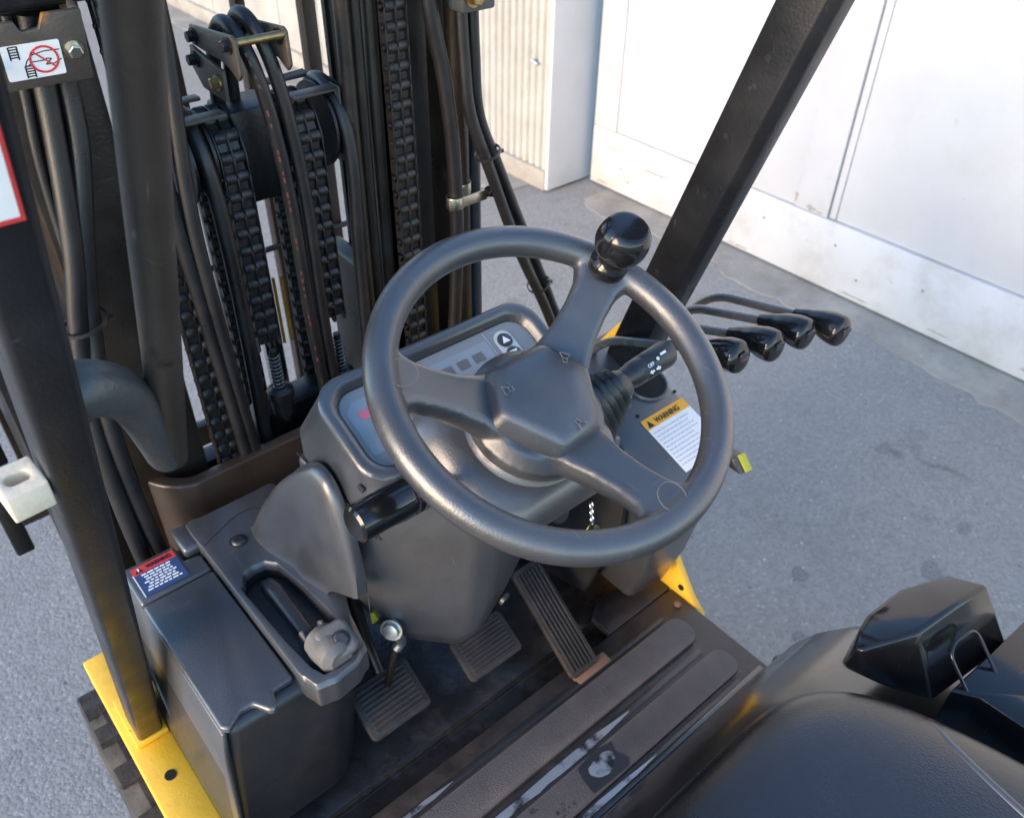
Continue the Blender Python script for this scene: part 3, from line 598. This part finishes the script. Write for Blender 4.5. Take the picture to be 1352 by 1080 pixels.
bm = bmesh.new(); gp = Frame((-.192, .600, .896), (1, -.1, .12), (0, 1, .42)); add_prism(bm, [gp.p(u, v) for u, v in rrect(.0215, .0225, .010, 5)], gp.z*-.018); g2 = finish('grip_cap', bm, 'lever_grey', pb, .006, 3)
lathe('release_button', [(.0115, -.002), (.0115, .0005), (.0085, .0006), (.0085, .004), (.006, .0058)], gp.p(.004, -.003), gp.z, 'button_grey', g2, 24)

# ---- fairing fin between console and dashboard
lip = [(.846, .874), (.812, .925), (.770, .992), (.720, 1.058), (.675, 1.104), (.645, 1.118), (.620, 1.104), (.600, 1.055), (.590, 1.0), (.592, .955)]
bas = [(-.176, .862), (-.183, .838), (-.184, .814), (-.181, .792), (-.175, .770), (-.170, .750), (-.170, .728), (-.166, .712), (-.162, .698), (-.158, .686)]
lip = [tuple(v) for v in [(p.y, p.z) for p in catmull([(0, a, b) for a, b in lip], 3)]]; bas = [(p.x, p.y) for p in catmull([(a, b, 0) for a, b in bas], 3)]
bm = bmesh.new(); rings = [[(-.148, y, max(.868, z-.05)) for y, z in lip], [(-.148, y, z-.003) for y, z in lip], [(-.150, y, z) for y, z in lip], [(-.156, y, z+.001) for y, z in lip], [(-.1605, y, z-.002) for y, z in lip]]
for k in range(1, 13):
    t = k/12; f = t**.78*(1-.0*t); g = .55*t**1.5+.45*t**3.2
    rings.append([(-.161*(1-f)+bx*f-.007*math.sin(t*math.pi), y*(1-f**1.6)+by*f**1.6, (z-.004)*(1-g)+.868*g) for (y, z), (bx, by) in zip(lip, bas)])
add_loft(bm, rings, False, False, closed=False); bmesh.ops.solidify(bm, geom=bm.faces[:], thickness=.002)
finish('dash_fairing', bm, 'plastic', FL, 0, ang=60)

# ---- floor
fl = empty('floor_panel'); fl.parent = FL
box('floor_plate', (-.366, .338, .535), (.424, .555, .55), 'floor_plate', fl, .004)
prism('floor_corner', [(.27, .556, .535), (.423, .556, .535), (.423, .578, .535), (.395, .612, .535), (.31, .625, .535), (.27, .60, .535)], (0, 0, .015), 'floor_plate', fl, .003)
def strip(name, x0, x1, y0, y1, z0, z1, m, rr):
    cx, cy = (x0+x1)/2, (y0+y1)/2; pts = [(cx+u, cy+v, z0) for u, v in rrect((x1-x0)/2, (y1-y0)/2, rr, 5)]
    return prism(name, pts, (0, 0, z1-z0), m, fl, .0015)
strip('grip_strip', -.34, .382, .452, .507, .5506, .559, 'grip_mat', .022)
strip('grip_strip', -.34, .388, .368, .420, .5506, .559, 'grip_mat', .022)
for y, x1, w in ((.521, .363, .012), (.4355, .362, .013), (.3585, .366, .011)):
    o = strip('floor_slot', -.34, x1, y-w/2, y+w/2, .5503, .5512, 'plastic_dark', w*.45)
def worn(x0, x1, y, w, seed):
    rb = random.Random(seed); n = 26; up_, dn = [], []
    for k in range(n+1):
        t = k/n; tap = min(1, t*9+.15, (1-t)*6+.05); x = x0+(x1-x0)*t
        up_.append((x, y+w*tap*(.36+.16*rb.random()), .5514)); dn.append((x, y-w*tap*(.36+.16*rb.random()), .5514))
    bm = bmesh.new(); add_prism(bm, up_+dn[::-1], (0, 0, .0004)); finish('worn_paint', bm, 'worn_steel', fl)
worn(-.33, .195, .4345, .0145, 2); worn(-.33, .168, .3582, .0125, 5); worn(-.33, -.09, .521, .008, 8)
fr_f = Frame((.08, .394, .5593), (1, 0, 0), (0, 1, 0))
def blob(cx, cy, r0, m, w, n=22, sx=1.4):
    rb = random.Random(int(cx*999)+n); pts = [(cx+sx*r0*(1+.16*math.sin(2*a+1)+.10*math.sin(3*a)+.08*rb.random())*math.cos(a), cy+r0*(1+.16*math.sin(2*a+1)+.10*math.sin(3*a)+.08*rb.random())*math.sin(a)) for a in [k*2*math.pi/n for k in range(n)]]
    return flat('wear_patch', fr_f, pts, m, fl, .0002, w)
flat('wear_patch', fr_f, [(-.030, -.021), (.036, -.024), (.048, -.016), (.040, .006), (.046, .020), (.018, .026), (-.022, .022), (-.028, .004)], 'plastic_dark', fl, .0002, .0002)
blob(.010, .002, .0150, 'worn_steel', .0006)
bm = bmesh.new(); add_lathe(bm, [(.0065, 0), (.0065, .002), (.004, .003)], (.405, .523, .5505), (0, 0, 1), 16); finish('floor_rivet', bm, 'nail_rust', fl)
# toe board
bm = bmesh.new(); prof = [(.556, .520), (.60, .513), (.605, .527), (.645, .531), (.72, .545), (.80, .60), (.88, .72), (.90, .80)]
rings = [[(-.366, y, z), (.30 if y < .62 else .405, y, z), (.30 if y < .62 else .405, y, z-.012), (-.366, y, z-.012)] for y, z in prof]
add_loft(bm, rings); finish('toe_board', bm, 'toe_board', fl, .002)
box('floor_underside', (-.366, .339, .501), (.42, .62, .5115), 'gap_black', fl, .002)

# ---- pedals
def pedal(name, fr, hx, hy, nr, lab=None, rib_along_x=True, t=.012):
    bm = bmesh.new(); add_prism(bm, [fr.p(u, v) for u, v in rrect(hx, hy, .009, 4)], fr.z*-t); o = finish(name, bm, 'pedal_rubber', FL, .003)
    for i in range(nr):
        q = -1+2*(i+.5)/nr; bm = bmesh.new()
        if rib_along_x: add_prism(bm, [fr.p(u, v, .0002) for u, v in rect(-hx*.82, q*hy*.82-hy*.55/nr, hx*.82, q*hy*.82+hy*.55/nr)], fr.z*.0028)
        else: add_prism(bm, [fr.p(u, v, .0002) for u, v in rect(q*hx*.86-hx*.5/nr, -hy*.9, q*hx*.86+hx*.5/nr, hy*.9)], fr.z*.0028)
        finish('tread_rib', bm, 'pedal_rubber', o, .0008, 1)
    return o
p1 = pedal('inching_pedal', Frame((-.115, .632, .655), (1, 0, 0), (0, .80, .45)), .050, .040, 9)
tube('pedal_arm', fillet([(-.108, .66, .655), (-.105, .70, .70), (-.105, .74, .85)], .03), .009, 'mast_steel', p1, 12)
p2 = pedal('brake_pedal', Frame((.055, .622, .640), (1, 0, 0), (0, .80, .45)), .050, .036, 9)
tube('pedal_arm', fillet([(.04, .675, .66), (.04, .71, .70), (.04, .75, .86)], .03), .009, 'mast_steel', p2, 12)
p3 = pedal('accelerator_pedal', Frame((.186, .605, .615), (1, .0, 0), (.0, .80, .60)), .029, .098, 7, None, False)
bm = bmesh.new(); add_span(bm, (.16, .515, .5205), (.236, .54, .552)); finish('pedal_hinge', bm, 'nail_rust', p3, .004)
o = tube('clutch_hook', catmull([(-.114, .61, .832), (-.104, .61, .814), (-.100, .61, .800), (-.106, .612, .788)], 6), .0075, 'silver', FL, 12)
tube('hook_rod', [(-.106, .613, .788), (-.108, .63, .73), (-.108, .648, .66)], .005, 'mast_steel', o, 10)
lathe('eye_washer', [(.004, -.003), (.0150, -.003), (.0150, .001), (.0115, .001), (.0105, .007), (.005, .008)], (-.112, .610, .834), (-.75, -.55, .35), 'silver', o, 24)
box('yellow_tag', (-.122, .642, .822), (-.108, .644, .842), 'sticker_yellow', FL, .0005)

# ---- steering column shell
def rr_ring(z, x0, x1, y0, y1, r, n=6, sh=0): return [((x0+x1)/2+u, (y0+y1)/2+v+sh*0, z) for u, v in rrect((x1-x0)/2, (y1-y0)/2, r, n)]
SH = [(-.150, .72), (-.150, .640), (-.132, .604), (-.034, .530), (.0, .524), (.105, .562), (.125, .60), (.125, .72)]
def sh(z, k, sx=0, ky=None, cut=1.): return [((x+.01)*k*(cut if x > .06 else 1)-.01+sx, .72+(y-.72)*(ky or k), z) for x, y in SH]
bm = bmesh.new()
add_loft(bm, [sh(.754, .44, -.012, .70), sh(.80, .66, -.006, .84), sh(.87, .84, -.002, .91), sh(.94, .95, 0, .965), sh(1.0, 1.0, 0, 1.0, .84), sh(1.084, .99, 0, 1.01, .66)])
col = finish('column_cover', bm, 'plastic', FL, .013, 3, ang=40, bang=9)
bm = bmesh.new(); add_lathe(bm, [(.0095, -.003), (.0095, .002), (.006, .002), (.006, -.002)], (.028, .5495, .842), (.25, -1, -.35), 20); finish('screw_recess', bm, 'plastic_dark', col)
# ---- dash housing
T = R(25.59); EN = Vector((0, -math.sin(T), math.cos(T))); E1 = Vector((1, 0, 0)); E2 = Vector((0, math.cos(T), math.sin(T)))
df = Frame((.004, .608, 1.180), E1, E2)
dash = empty('dashboard'); dash.parent = FL
bm = bmesh.new(); o_, i_ = rrect(.150, .066, .034, 7), rrect(.134, .052, .026, 7)
mid = rrect(.146, .062, .031, 7); base = [(.004+u, .640+v) for u, v in rrect(.148, .092, .03, 7)]
add_loft(bm, [[(x, y, 1.086) for x, y in base], [(x, y, 1.115) for x, y in base], [df.p(u, v, -.010) for u, v in o_], [df.p(u, v, -.003) for u, v in o_], [df.p(u, v, 0) for u, v in mid], [df.p(u, v, -.001) for u, v in rrect(.138, .056, .028, 7)], [df.p(u, v, -.005) for u, v in i_], [df.p(u, v, -.014) for u, v in rrect(.130, .049, .024, 7)]])
hs = finish('dash_housing', bm, 'plastic', dash, 0, ang=55)
gl = flat('display_panel', df, rrect(.129, .048, .023, 6), 'display_panel', dash, .0008, -.0138)
flat('lcd_screen', df, rect(-.055, -.026, .072, .036), 'display_lcd', gl, .0004, -.0128)
bm = bmesh.new()
for k in range(5): add_prism(bm, [df.p(a, b, -.0122) for a, b in rect(-.045+k*.022, .014, -.030+k*.022, .026)], df.z*.0001)
finish('lcd_segment', bm, 'mark_grey', gl)
flat('lcd_frame', df, rect(.0735, -.046, .0747, .046), 'print_grey', gl, .0002, -.0126)
flat('status_panel', df, [(-.124, -.030), (-.062, -.030), (-.062, .036), (-.112, .036), (-.124, .026)], 'display_lcd', gl, .0003, -.0128)
flat('warning_lamp', df, rect(-.112, .012, -.098, .022), 'display_red', gl, .0002, -.0122)
bp_ = flat('button_plate', df, [(.094+u, .004+v) for u, v in rrect(.0125, .036, .0120, 5)], 'button_pale', gl, .0006, -.0128)
for v, up_ in ((.026, 1), (.006, -1), (-.014, 1)):
    bm = bmesh.new(); add_lathe(bm, [(.0095, 0), (.0095, .0010), (.008, .0018)], df.p(.094, v, -.0122), df.z, 24); bt = finish('button', bm, 'button_grey', bp_)
    flat('arrow_mark', df, [(.0885, v-.004*up_), (.0995, v-.004*up_), (.094, v+.0052*up_)][::up_], 'print_white', bp_, .0002, -.0102)
bm = bmesh.new()
for u, v in ((-.048, -.019), (-.030, -.0195), (-.012, -.0195), (.006, -.0195)): 
    for k in range(3): add_prism(bm, [df.p(a, b, -.0122) for a, b in rect(u+k*.003, v, u+k*.003+.0018, v+.004)], df.z*.0001)
finish('lcd_digits', bm, 'print_white', gl)
bm = bmesh.new(); add_tube(bm, [(-.1465, .545, 1.083), (-.1465, .60, 1.085), (-.1465, .72, 1.085)], .0012, 6); finish('housing_seam', bm, 'gap_black', dash)
for y, z in ((.575, 1.135), (.560, 1.078)): lathe('screw', [(.005, 0), (.005, .002), (.003, .0015)], (-.1455, y, z), (-1, 0, 0), 'plastic_dark', dash, 14)

# ---- column top (bowl under the wheel)
WC = Vector((.004, .451, 1.274))
wf = Frame(WC, E1, E2)
lathe('column_bowl', [(.045, .0), (.055, -.012), (.058, -.022), (.062, -.030), (.066, -.033), (.066, -.045), (.062, -.047), (.062, -.10)], wf.p(0, 0, -.060), EN, 'plastic', FL, 48, 40)
bm = bmesh.new(); add_loft(bm, [[wf.p(u, v, w) for u, v in rrect(hx, hy, rr_, 6)] for hx, hy, rr_, w in ((.074, .066, .05, -.094), (.084, .074, .05, -.098), (.094, .082, .05, -.108), (.100, .088, .05, -.122), (.100, .088, .05, -.138), (.094, .082, .05, -.143))]); finish('column_top_cover', bm, 'plastic', FL, 0, ang=50)
# ---- steering wheel
SW = empty('steering_wheel'); SW.parent = FL; SW['label'] = 'grey three spoke steering wheel with black spinner knob'
bm = bmesh.new(); N1, N2 = 96, 20; RC, RT = .165, .0158
ringv = [[bm.verts.new(wf.p(math.cos(a)*(RC+RT*math.cos(b)), math.sin(a)*(RC+RT*math.cos(b)), RT*1.02*math.sin(b))) for b in [j*2*math.pi/N2 for j in range(N2)]] for a in [i*2*math.pi/N1 for i in range(N1)]]
for i in range(N1):
    for j in range(N2): bm.faces.new((ringv[i][j], ringv[(i+1) % N1][j], ringv[(i+1) % N1][(j+1) % N2], ringv[i][(j+1) % N2]))
SPK = [R(31.5), R(153.5), R(274.5)]
for a in SPK:
    cu, su = math.cos(a), math.sin(a)
    def sp(r, s, w): return wf.p(cu*r-su*s, su*r+cu*s, w)
    rings = []
    for r, hw, h, t in ((.015, .050, -.056, .017), (.045, .040, -.054, .017), (.06, .031, -.050, .0170), (.09, .0240, -.036, .0160), (.115, .0225, -.0225, .0140), (.135, .0240, -.0115, .0125), (.150, .031, -.0045, .0118), (.162, .040, -.001, .0095), (.172, .034, -.001, .006)):
        rings.append([sp(r if abs(s) < .02 or r < .14 else min(r, math.sqrt(max(1e-6, .172**2-s*s))), s, h+w) for s, w in [(u*hw/1.0, v*t) for u, v in ((1, 0), (.93, .75), (.7, 1), (0, 1), (-.7, 1), (-.93, .75), (-1, 0), (-.93, -.75), (-.7, -1), (0, -1), (.7, -1), (.93, -.75))]])
    add_loft(bm, rings)
add_lathe(bm, [(.058, -.084), (.070, -.074), (.072, -.058), (.060, -.044), (.03, -.042)], WC, EN, 40)
rim = finish('wheel_rim', bm, 'wheel_rubber', SW, 0, ang=180)
md = rim.modifiers.new('remesh', 'REMESH'); md.mode = 'VOXEL'; md.voxel_size = .0021; md.use_smooth_shade = True
sm = rim.modifiers.new('smooth', 'SMOOTH'); sm.iterations = 9; sm.factor = .5
# hub pad
def hexring(r, w, d=25):
    out = []
    for a in SPK:
        for s in (-d, d): out.append((r*math.cos(a+R(s)), r*math.sin(a+R(s)), w))
    return out
bm = bmesh.new(); add_loft(bm, [[wf.p(*q) for q in hexring(.0675, -.056)], [wf.p(*q) for q in hexring(.0675, -.042)], [wf.p(*q) for q in hexring(.0555, -.020)], [wf.p(*q) for q in hexring(.028, -.0150)]])
hub = finish('horn_pad', bm, 'wheel_rubber', SW, .0095, 6, ang=80, bang=6)
def horn(c, ang, s):
    bm = bmesh.new(); ca, sa = math.cos(ang), math.sin(ang); P = [(-1, .38), (-1, -.38), (-.2, -.38), (-.2, .38), (-1, .38), (-.2, .38), (.8, .95), (.8, -.95), (-.2, -.38)]
    pts = [wf.p(c[0]+s*(ca*x-sa*y), c[1]+s*(sa*x+ca*y), -.0172) for x, y in P]
    for a, b in zip(pts, pts[1:]): add_tube(bm, [a, b], .00045, 5)
    finish('horn_symbol', bm, 'mark_grey', hub)
for a in SPK: horn((.043*math.cos(a), .043*math.sin(a)), a+R(20), .0058)
for a in SPK[1:]:
    bm = bmesh.new(); c = wf.p(.149*math.cos(a), .149*math.sin(a), .0132); add_lathe(bm, [(.0138, 0), (.0138, .0006), (.0144, .0006), (.0144, 0), (.0138, 0)], c, EN, 36, False); finish('spoke_cap_ring', bm, 'mark_grey', SW)
a = SPK[0]; kb = wf.p(.157*math.cos(a), .157*math.sin(a), .009)
kp = catmull([(r, h, 0) for r, h in [(.021, -.004), (.0205, .004), (.0175, .010), (.0165, .014), (.019, .018), (.0240, .023), (.0270, .031), (.0275, .038), (.0268, .045), (.0245, .052), (.0205, .0570), (.0198, .0560), (.0185, .0575), (.001, .0580)]], 4)
kn = lathe('spinner_knob', [(p.x, p.y) for p in kp], kb, EN, 'gloss_black', SW, 64, 60)

# ---- right stalk with boot
ax = Vector((1, -.02, .10)).normalized()
ws = empty('light_stalk'); ws.parent = FL
def squash_lathe(name, prof, o, axis, upv, sy, m, parent, n=32, ang=50):
    fr = Frame(o, upv, Vector(axis).cross(Vector(upv))); a = Vector(axis).normalized(); u = Vector(upv); u = (u-a*u.dot(a)).normalized(); w = a.cross(u); bm = bmesh.new()
    add_loft(bm, [[Vector(o)+a*h+(u*math.cos(k*2*math.pi/n)*r+w*math.sin(k*2*math.pi/n)*r*sy) for k in range(n)] for r, h in prof]); return finish(name, bm, m, parent, ang=ang)
bo = Vector((.096, .514, 1.128)); prof = []
for k in range(7):
    r0 = .080-.0072*k; prof += [(r0, .0105*k), (r0-.0006, .0105*k+.0052), (r0-.0085, .0105*k+.0072)]
prof += [(.026, .0755), (.020, .082)]
squash_lathe('rubber_boot', prof, bo, Vector((1, -.12, .46)).normalized(), (0, -.25, 1), .66, 'plastic_dark', ws, 48, 25)
squash_lathe('stalk', [(.0150, 0), (.0160, .012), (.0175, .016), (.0178, .030), (.0170, .0305), (.0180, .032), (.0185, .070), (.0172, .0755), (.012, .077)], bo+ax*.066+Vector((0, -.008, .0315)), ax, (0, -.25, 1), .85, 'plastic_dark', ws, 28, 40)
sf = Frame(bo+ax*.104+Vector((0, -.0220, .0460)), ax, Vector((0, .72, .69)))
text('switch_text', 'OFF', .0062, sf, -.008, -.0005, 'print_white', ws, .0006, .9, .0001)
flat('switch_mark', sf, rect(.010, .003, .019, .0058), 'print_white', ws, .0003, .0004); flat('switch_mark', sf, [(.0045+.0022*math.cos(k*.6283), .002+.0022*math.sin(k*.6283)) for k in range(10)], 'print_white', ws, .0003, .0004)
for s in (1, -1): flat('arrow_mark', sf, [(-.006+s*.0015, -.009), (-.006+s*.005, -.009), (-.006+s*.005, -.0107), (-.006+s*.009, -.0078), (-.006+s*.005, -.005), (-.006+s*.005, -.0066), (-.006+s*.0015, -.0066)][::s], 'print_white', ws, .0003, .0002)
# ---- left direction lever
dl = empty('direction_lever'); dl.parent = FL
lathe('lever_grip', [(.0145, 0), (.0172, .0022), (.0178, .055), (.0170, .058), (.0190, .059), (.0190, .064), (.013, .066)], (-.215, .466, 1.215), (1, .05, -.05), 'gloss_black', dl, 36)
pr2 = []
for k in range(5): pr2 += [(.0155-.0004*k, .007*k), (.0155-.0004*k, .007*k+.0045), (.0125, .007*k+.005), (.0125, .007*k+.0065)]
lathe('lever_boot', pr2, (-.151, .4705, 1.208), (1, .5, -.62), 'plastic', dl, 24, 30)
tube('lever_stem', [(-.126, .483, 1.192), (-.09, .51, 1.155)], .010, 'plastic_dark', dl)

# ---- right lever panel
pz = lambda y: .955+.35*(y-.605)
panel = empty('lever_panel'); panel.parent = FL
bm = bmesh.new(); x0, x1, y0, y1 = .272, .428, .490, .735
add_loft(bm, [[(.31, .560, .605), (.390, .550, .605), (.390, .72, .605), (.31, .72, .605)], [(.292, .525, .70), (.402, .525, .70), (.402, .73, .70), (.292, .73, .70)], [(x0+.006, y0+.008, pz(y0)-.030), (x1-.004, y0+.008, pz(y0)-.030), (x1-.004, y1, pz(y1)-.035), (x0+.006, y1, pz(y1)-.035)],
              [(x0, y0, pz(y0)), (x1, y0, pz(y0)), (x1, y1, pz(y1)), (x0, y1, pz(y1))]])
finish('panel_body', bm, 'plastic', panel, .011, 3)
pfz = Frame((.36, .605, pz(.605)+.0006), (1, 0, 0), (0, 1, .35))
bm = bmesh.new(); add_lathe(bm, [(.036, 0), (.036, .002), (.0345, .004), (.032, .0035), (.031, .001)], pfz.p(.030, .046), pfz.z, 40); cup = finish('cup_recess', bm, 'plastic', panel)
lathe('recess_floor', [(.0305, 0), (.0305, .0015)], pfz.p(.030, .046), pfz.z, 'gap_black', cup, 32)
wl2 = flat('warning_label', pfz, rect(-.030, -.103, .062, -.004), 'sticker_white', panel, .0004)
flat('label_header', pfz, rect(-.030, -.022, .062, -.004), 'sticker_orange', wl2, .0003, .0003); flat('warning_triangle', pfz, [(-.026, -.020), (-.014, -.020), (-.020, -.008)], 'print_black', wl2, .0002, .0008)
text('warning_text', 'WARNING', .0125, pfz, .018, -.0145, 'print_black', wl2, .0009, .85, .0003)
dashes('label_text', pfz, -.026, .056, -.030, .0068, 10, .0016, 'print_grey', wl2, .0006, False, .95)
flat('yellow_tag', pfz, [(.010, -.120), (.040, -.120), (.040, -.110), (.010, -.110)], 'sticker_yellow', panel, .0005)
for u, v in ((-.026, .006), (.060, .010)): lathe('screw', [(.0028, 0), (.0028, .001)], pfz.p(u, v), pfz.z, 'gap_black', panel, 12)
prism('side_bracket', [(.420, .474, .886), (.450, .474, .878), (.450, .492, .899), (.420, .492, .907)], (0, .02, 0), 'plastic_dark', panel, .003)
prism('bracket_tag', [(.432, .4735, .8845), (.4505, .4735, .8795), (.4505, .4925, .9005), (.432, .4925, .9045)], (0, 0, .0012), 'sticker_yellow', panel, .0002)
prism('kick_panel', [(.265, .74, .56), (.265, .62, .60), (.265, .56, .80), (.265, .56, .93), (.265, .74, .95)], (.014, 0, 0), 'plastic_dark', panel, .006)
box('under_dash_bracket', (.150, .60, .86), (.258, .615, 1.02), 'plastic_dark', FL, .004)
prism('under_dash_brace', [(.205, .575, 1.03), (.26, .575, .98), (.26, .575, .93), (.222, .575, .94), (.195, .575, 1.0)], (0, .02, 0), 'plastic', FL, .004)

# ---- hydraulic levers
lev = [(.36, .540, 1.106, .71, 1.030, 'PP'), (.43, .535, 1.100, .69, 1.045, ''), (.49, .528, 1.100, .665, 1.058, ''), (.54, .505, 1.100, .66, 1.064, '')]
for i, (x, yk, zk, yb, zb_, _) in enumerate(lev):
    d = Vector((0, yb-yk, zb_-zk)).normalized(); k0 = Vector((x, yk, zk))
    rod = tube('hydraulic_lever', fillet([k0, (x, yb, zb_), (x-.01, yb+.065, zb_-.09), (x-.012, yb+.10, zb_-.20)], .035), .0068, 'lever_steel', FL, 14)
    rod['label'] = ['nearest bent black hydraulic lever with bulb knob', 'second bent black hydraulic lever with bulb knob', 'third bent black hydraulic lever with bulb knob', 'farthest bent black hydraulic lever with bulb knob'][i]
    cp = catmull([k0+d*.012, k0-d*.008, k0-d*.024+Vector((0, 0, -.001)), k0-d*.044+Vector((0, 0, -.005)), k0-d*.060+Vector((0, 0, -.009)), k0-d*.070+Vector((0, 0, -.011))], 5)
    rads = [.0090, .0096, .0103, .0110, .0118, .0124, .0128, .0134, .0142, .0152, .0163, .0176, .0188, .0197, .0210, .0217, .0222, .0225, .0226, .0225, .0223, .0218, .0208, .0186, .0146, .0075]
    bm = bmesh.new(); add_tube(bm, cp, rads[:len(cp)], 28); kb_ = finish('lever_knob', bm, 'gloss_black', rod, ang=60)
    e = k0-d*.0701+Vector((0, 0, -.011)); fe = Frame(e, (1, 0, 0), Vector((0, -.25, 1)))
    flat('knob_plate', fe, rrect(.0078, .0095, .003, 3), 'plastic_dark', kb_, .0030, -.0024)
box('lever_base', (.30, .735, .80), (.54, .80, .955), 'plastic_dark', FL, .006)

# ---- ignition and keys
lathe('ignition_switch', [(.0155, 0), (.0155, .01), (.012, .014)], (.150, .585, .90), (0, -1, .2), 'plastic_dark', FL, 24)
KU = Vector((0, -.012, .022)); ky = empty('key_ring', Vector((.178, .555, .86))+KU); tag(ky, 'small brass keys on a thin chain below the steering wheel', 'keys')
def kpart(o): o.parent = ky; o.matrix_parent_inverse = Matrix.Translation((-.178, -.555, -.86)); return o      # parts are drawn about the ring's own spot
for k in range(6):
    c = Vector((.176+.001*k, .556, .905-.0072*k)); pts = [c+Vector((.0035*math.cos(t)*(1 if k % 2 else .2), .0035*math.cos(t)*(.2 if k % 2 else 1), .0050*math.sin(t))) for t in [j*math.pi/6 for j in range(13)]]
    kpart(tube('chain_ring', pts, .0010, 'chrome', None, 6))
for sx in (-1, 1):
    kf = Frame((.181, .555-.003*sx, .862), (1, 0, 0), (0, 0, 1)); pts = [(sx*x, y) for x, y in ((0, .004), (.006, .001), (.012, -.008), (.010, -.014), (.005, -.016), (.004, -.034), (-.001, -.034), (-.001, -.016), (0, -.010))]
    bm = bmesh.new(); add_prism(bm, [kf.p(u, v) for u, v in pts], kf.z*.0018); kpart(finish('key', bm, 'brass', None, .0004, 1))

# ---- engine hood
bm = bmesh.new(); prof = [(.346, .556), (.340, .575), (.326, .595), (.325, .62), (.305, .685), (.278, .74), (.245, .785), (.205, .818), (.15, .836), (.08, .845), (-.2, .85), (-.6, .85)]
rings = []
for x, ins, dz in ((-.428, .05, -.05), (-.424, .022, -.022), (-.410, .006, -.006), (-.39, 0, 0), (-.2, 0, 0), (0, 0, 0), (.2, 0, 0), (.385, 0, 0), (.405, .006, -.006), (.419, .022, -.022), (.424, .05, -.05)):
    rings.append([(x, y-ins*(1 if z > .62 else .3), z+(dz if z > .64 else 0)) for y, z in prof])
add_loft(bm, rings, False, False, closed=False); bmesh.ops.solidify(bm, geom=bm.faces[:], thickness=.003)
hd = finish('engine_hood', bm, 'hood_paint', FL, 0, ang=70)
prism('hood_lip', [(-.42, .352, .5515), (.405, .352, .5515), (.405, .352, .566), (-.42, .352, .566)], (0, -.012, 0), 'hood_paint', hd, .004, 3)
bm = bmesh.new(); add_lathe(bm, [(.020, -.006), (.020, .0015), (.017, .0022), (.014, -.001), (.006, -.0022)], (.180, .3262, .605), (0, .97, .2), 32); finish('hood_latch_cap', bm, 'hood_paint', hd, ang=60)
box('hood_side', (-.42, -.6, .30), (-.40, .33, .62), 'hood_paint', FL, .006); box('hood_side', (.39, -.6, .30), (.41, .33, .62), 'hood_paint', FL, .006)

# ---- seat
def seat_ring(k, z, sh=0):
    half = [(0, .192), (.08, .194), (.125, .186), (.165, .165), (.195, .130), (.213, .09), (.228, .04), (.245, -.02), (.26, -.12), (.262, -.3), (.24, -.42), (.12, -.44), (0, -.44)]
    full = half+[(-x, y) for x, y in half[-2:0:-1]]
    return [((x)*k, (y+.12)*k-.106+sh, z+.012) for x, y in full]
bm = bmesh.new(); add_loft(bm, [seat_ring(.90, .852), seat_ring(.97, .862), seat_ring(1.0, .885), seat_ring(1.0, .915), seat_ring(.975, .942), seat_ring(.90, .958), seat_ring(.75, .966), seat_ring(.4, .968), seat_ring(.1, .966)])
seat = finish('seat_cushion', bm, 'leather', FL, 0, ang=80, subsurf=2)
for s in (1, -1):
    pth = catmull([(s*.205, .109, .9345), (s*.196, .079, .9595), (s*.180, .044, .9705), (s*.166, -.02, .975), (s*.158, -.10, .9765), (s*.155, -.2, .977), (s*.155, -.3, .977)], 6)
    tube('seat_piping', pth, .0052, 'piping', seat, 10)

# ---- document tray with clip beside the seat
tray = empty('document_tray'); tray.parent = FL
bm = bmesh.new()
def tp(pts, z): return [(x, y, z) for x, y in pts]
add_loft(bm, [[(.222, .173, .956), (.226, .183, .953), (.242, .186, .895), (.247, .163, .895)], [(.250, .157, .968), (.250, .191, .956), (.256, .196, .875), (.264, .130, .890)], [(.280, .142, .976), (.276, .196, .957), (.278, .202, .862), (.283, .097, .890)],
              [(.342, .133, .979), (.337, .190, .960), (.337, .197, .862), (.356, .087, .888)], [(.405, .124, .975), (.402, .166, .957), (.406, .180, .862), (.428, .077, .886)]])
finish('tray_backrest', bm, 'gloss_black', tray, .0065, 4, ang=60, bang=12)
bm = bmesh.new(); o_ = [(.285, .088), (.302, .062), (.318, -.35), (.475, -.35), (.462, .05), (.446, .078)]
i_ = [(.345, .030), (.350, .025), (.352, -.32), (.448, -.32), (.442, .020), (.436, .026)]
add_loft(bm, [tp(o_, .852), tp(o_, .920), tp(i_, .922), tp(i_, .87)]); finish('tray_body', bm, 'gloss_black', tray, .007, 3, ang=50)
tube('wire_clip', fillet([(.300, .076, .918), (.300, .106, .950), (.312, .112, .958), (.345, .107, .958), (.354, .100, .948), (.348, .066, .918)], .008), .0022, 'gloss_black', tray, 10)

# ---- no fourth level: things > parts > sub-parts only
for o in list(bpy.data.objects):
    chain_ = []; p = o
    while p: chain_.append(p); p = p.parent
    if len(chain_) > 3:
        top = chain_[::-1]; o.parent = top[1]
for o in (door, cw): o['kind'] = 'thing'
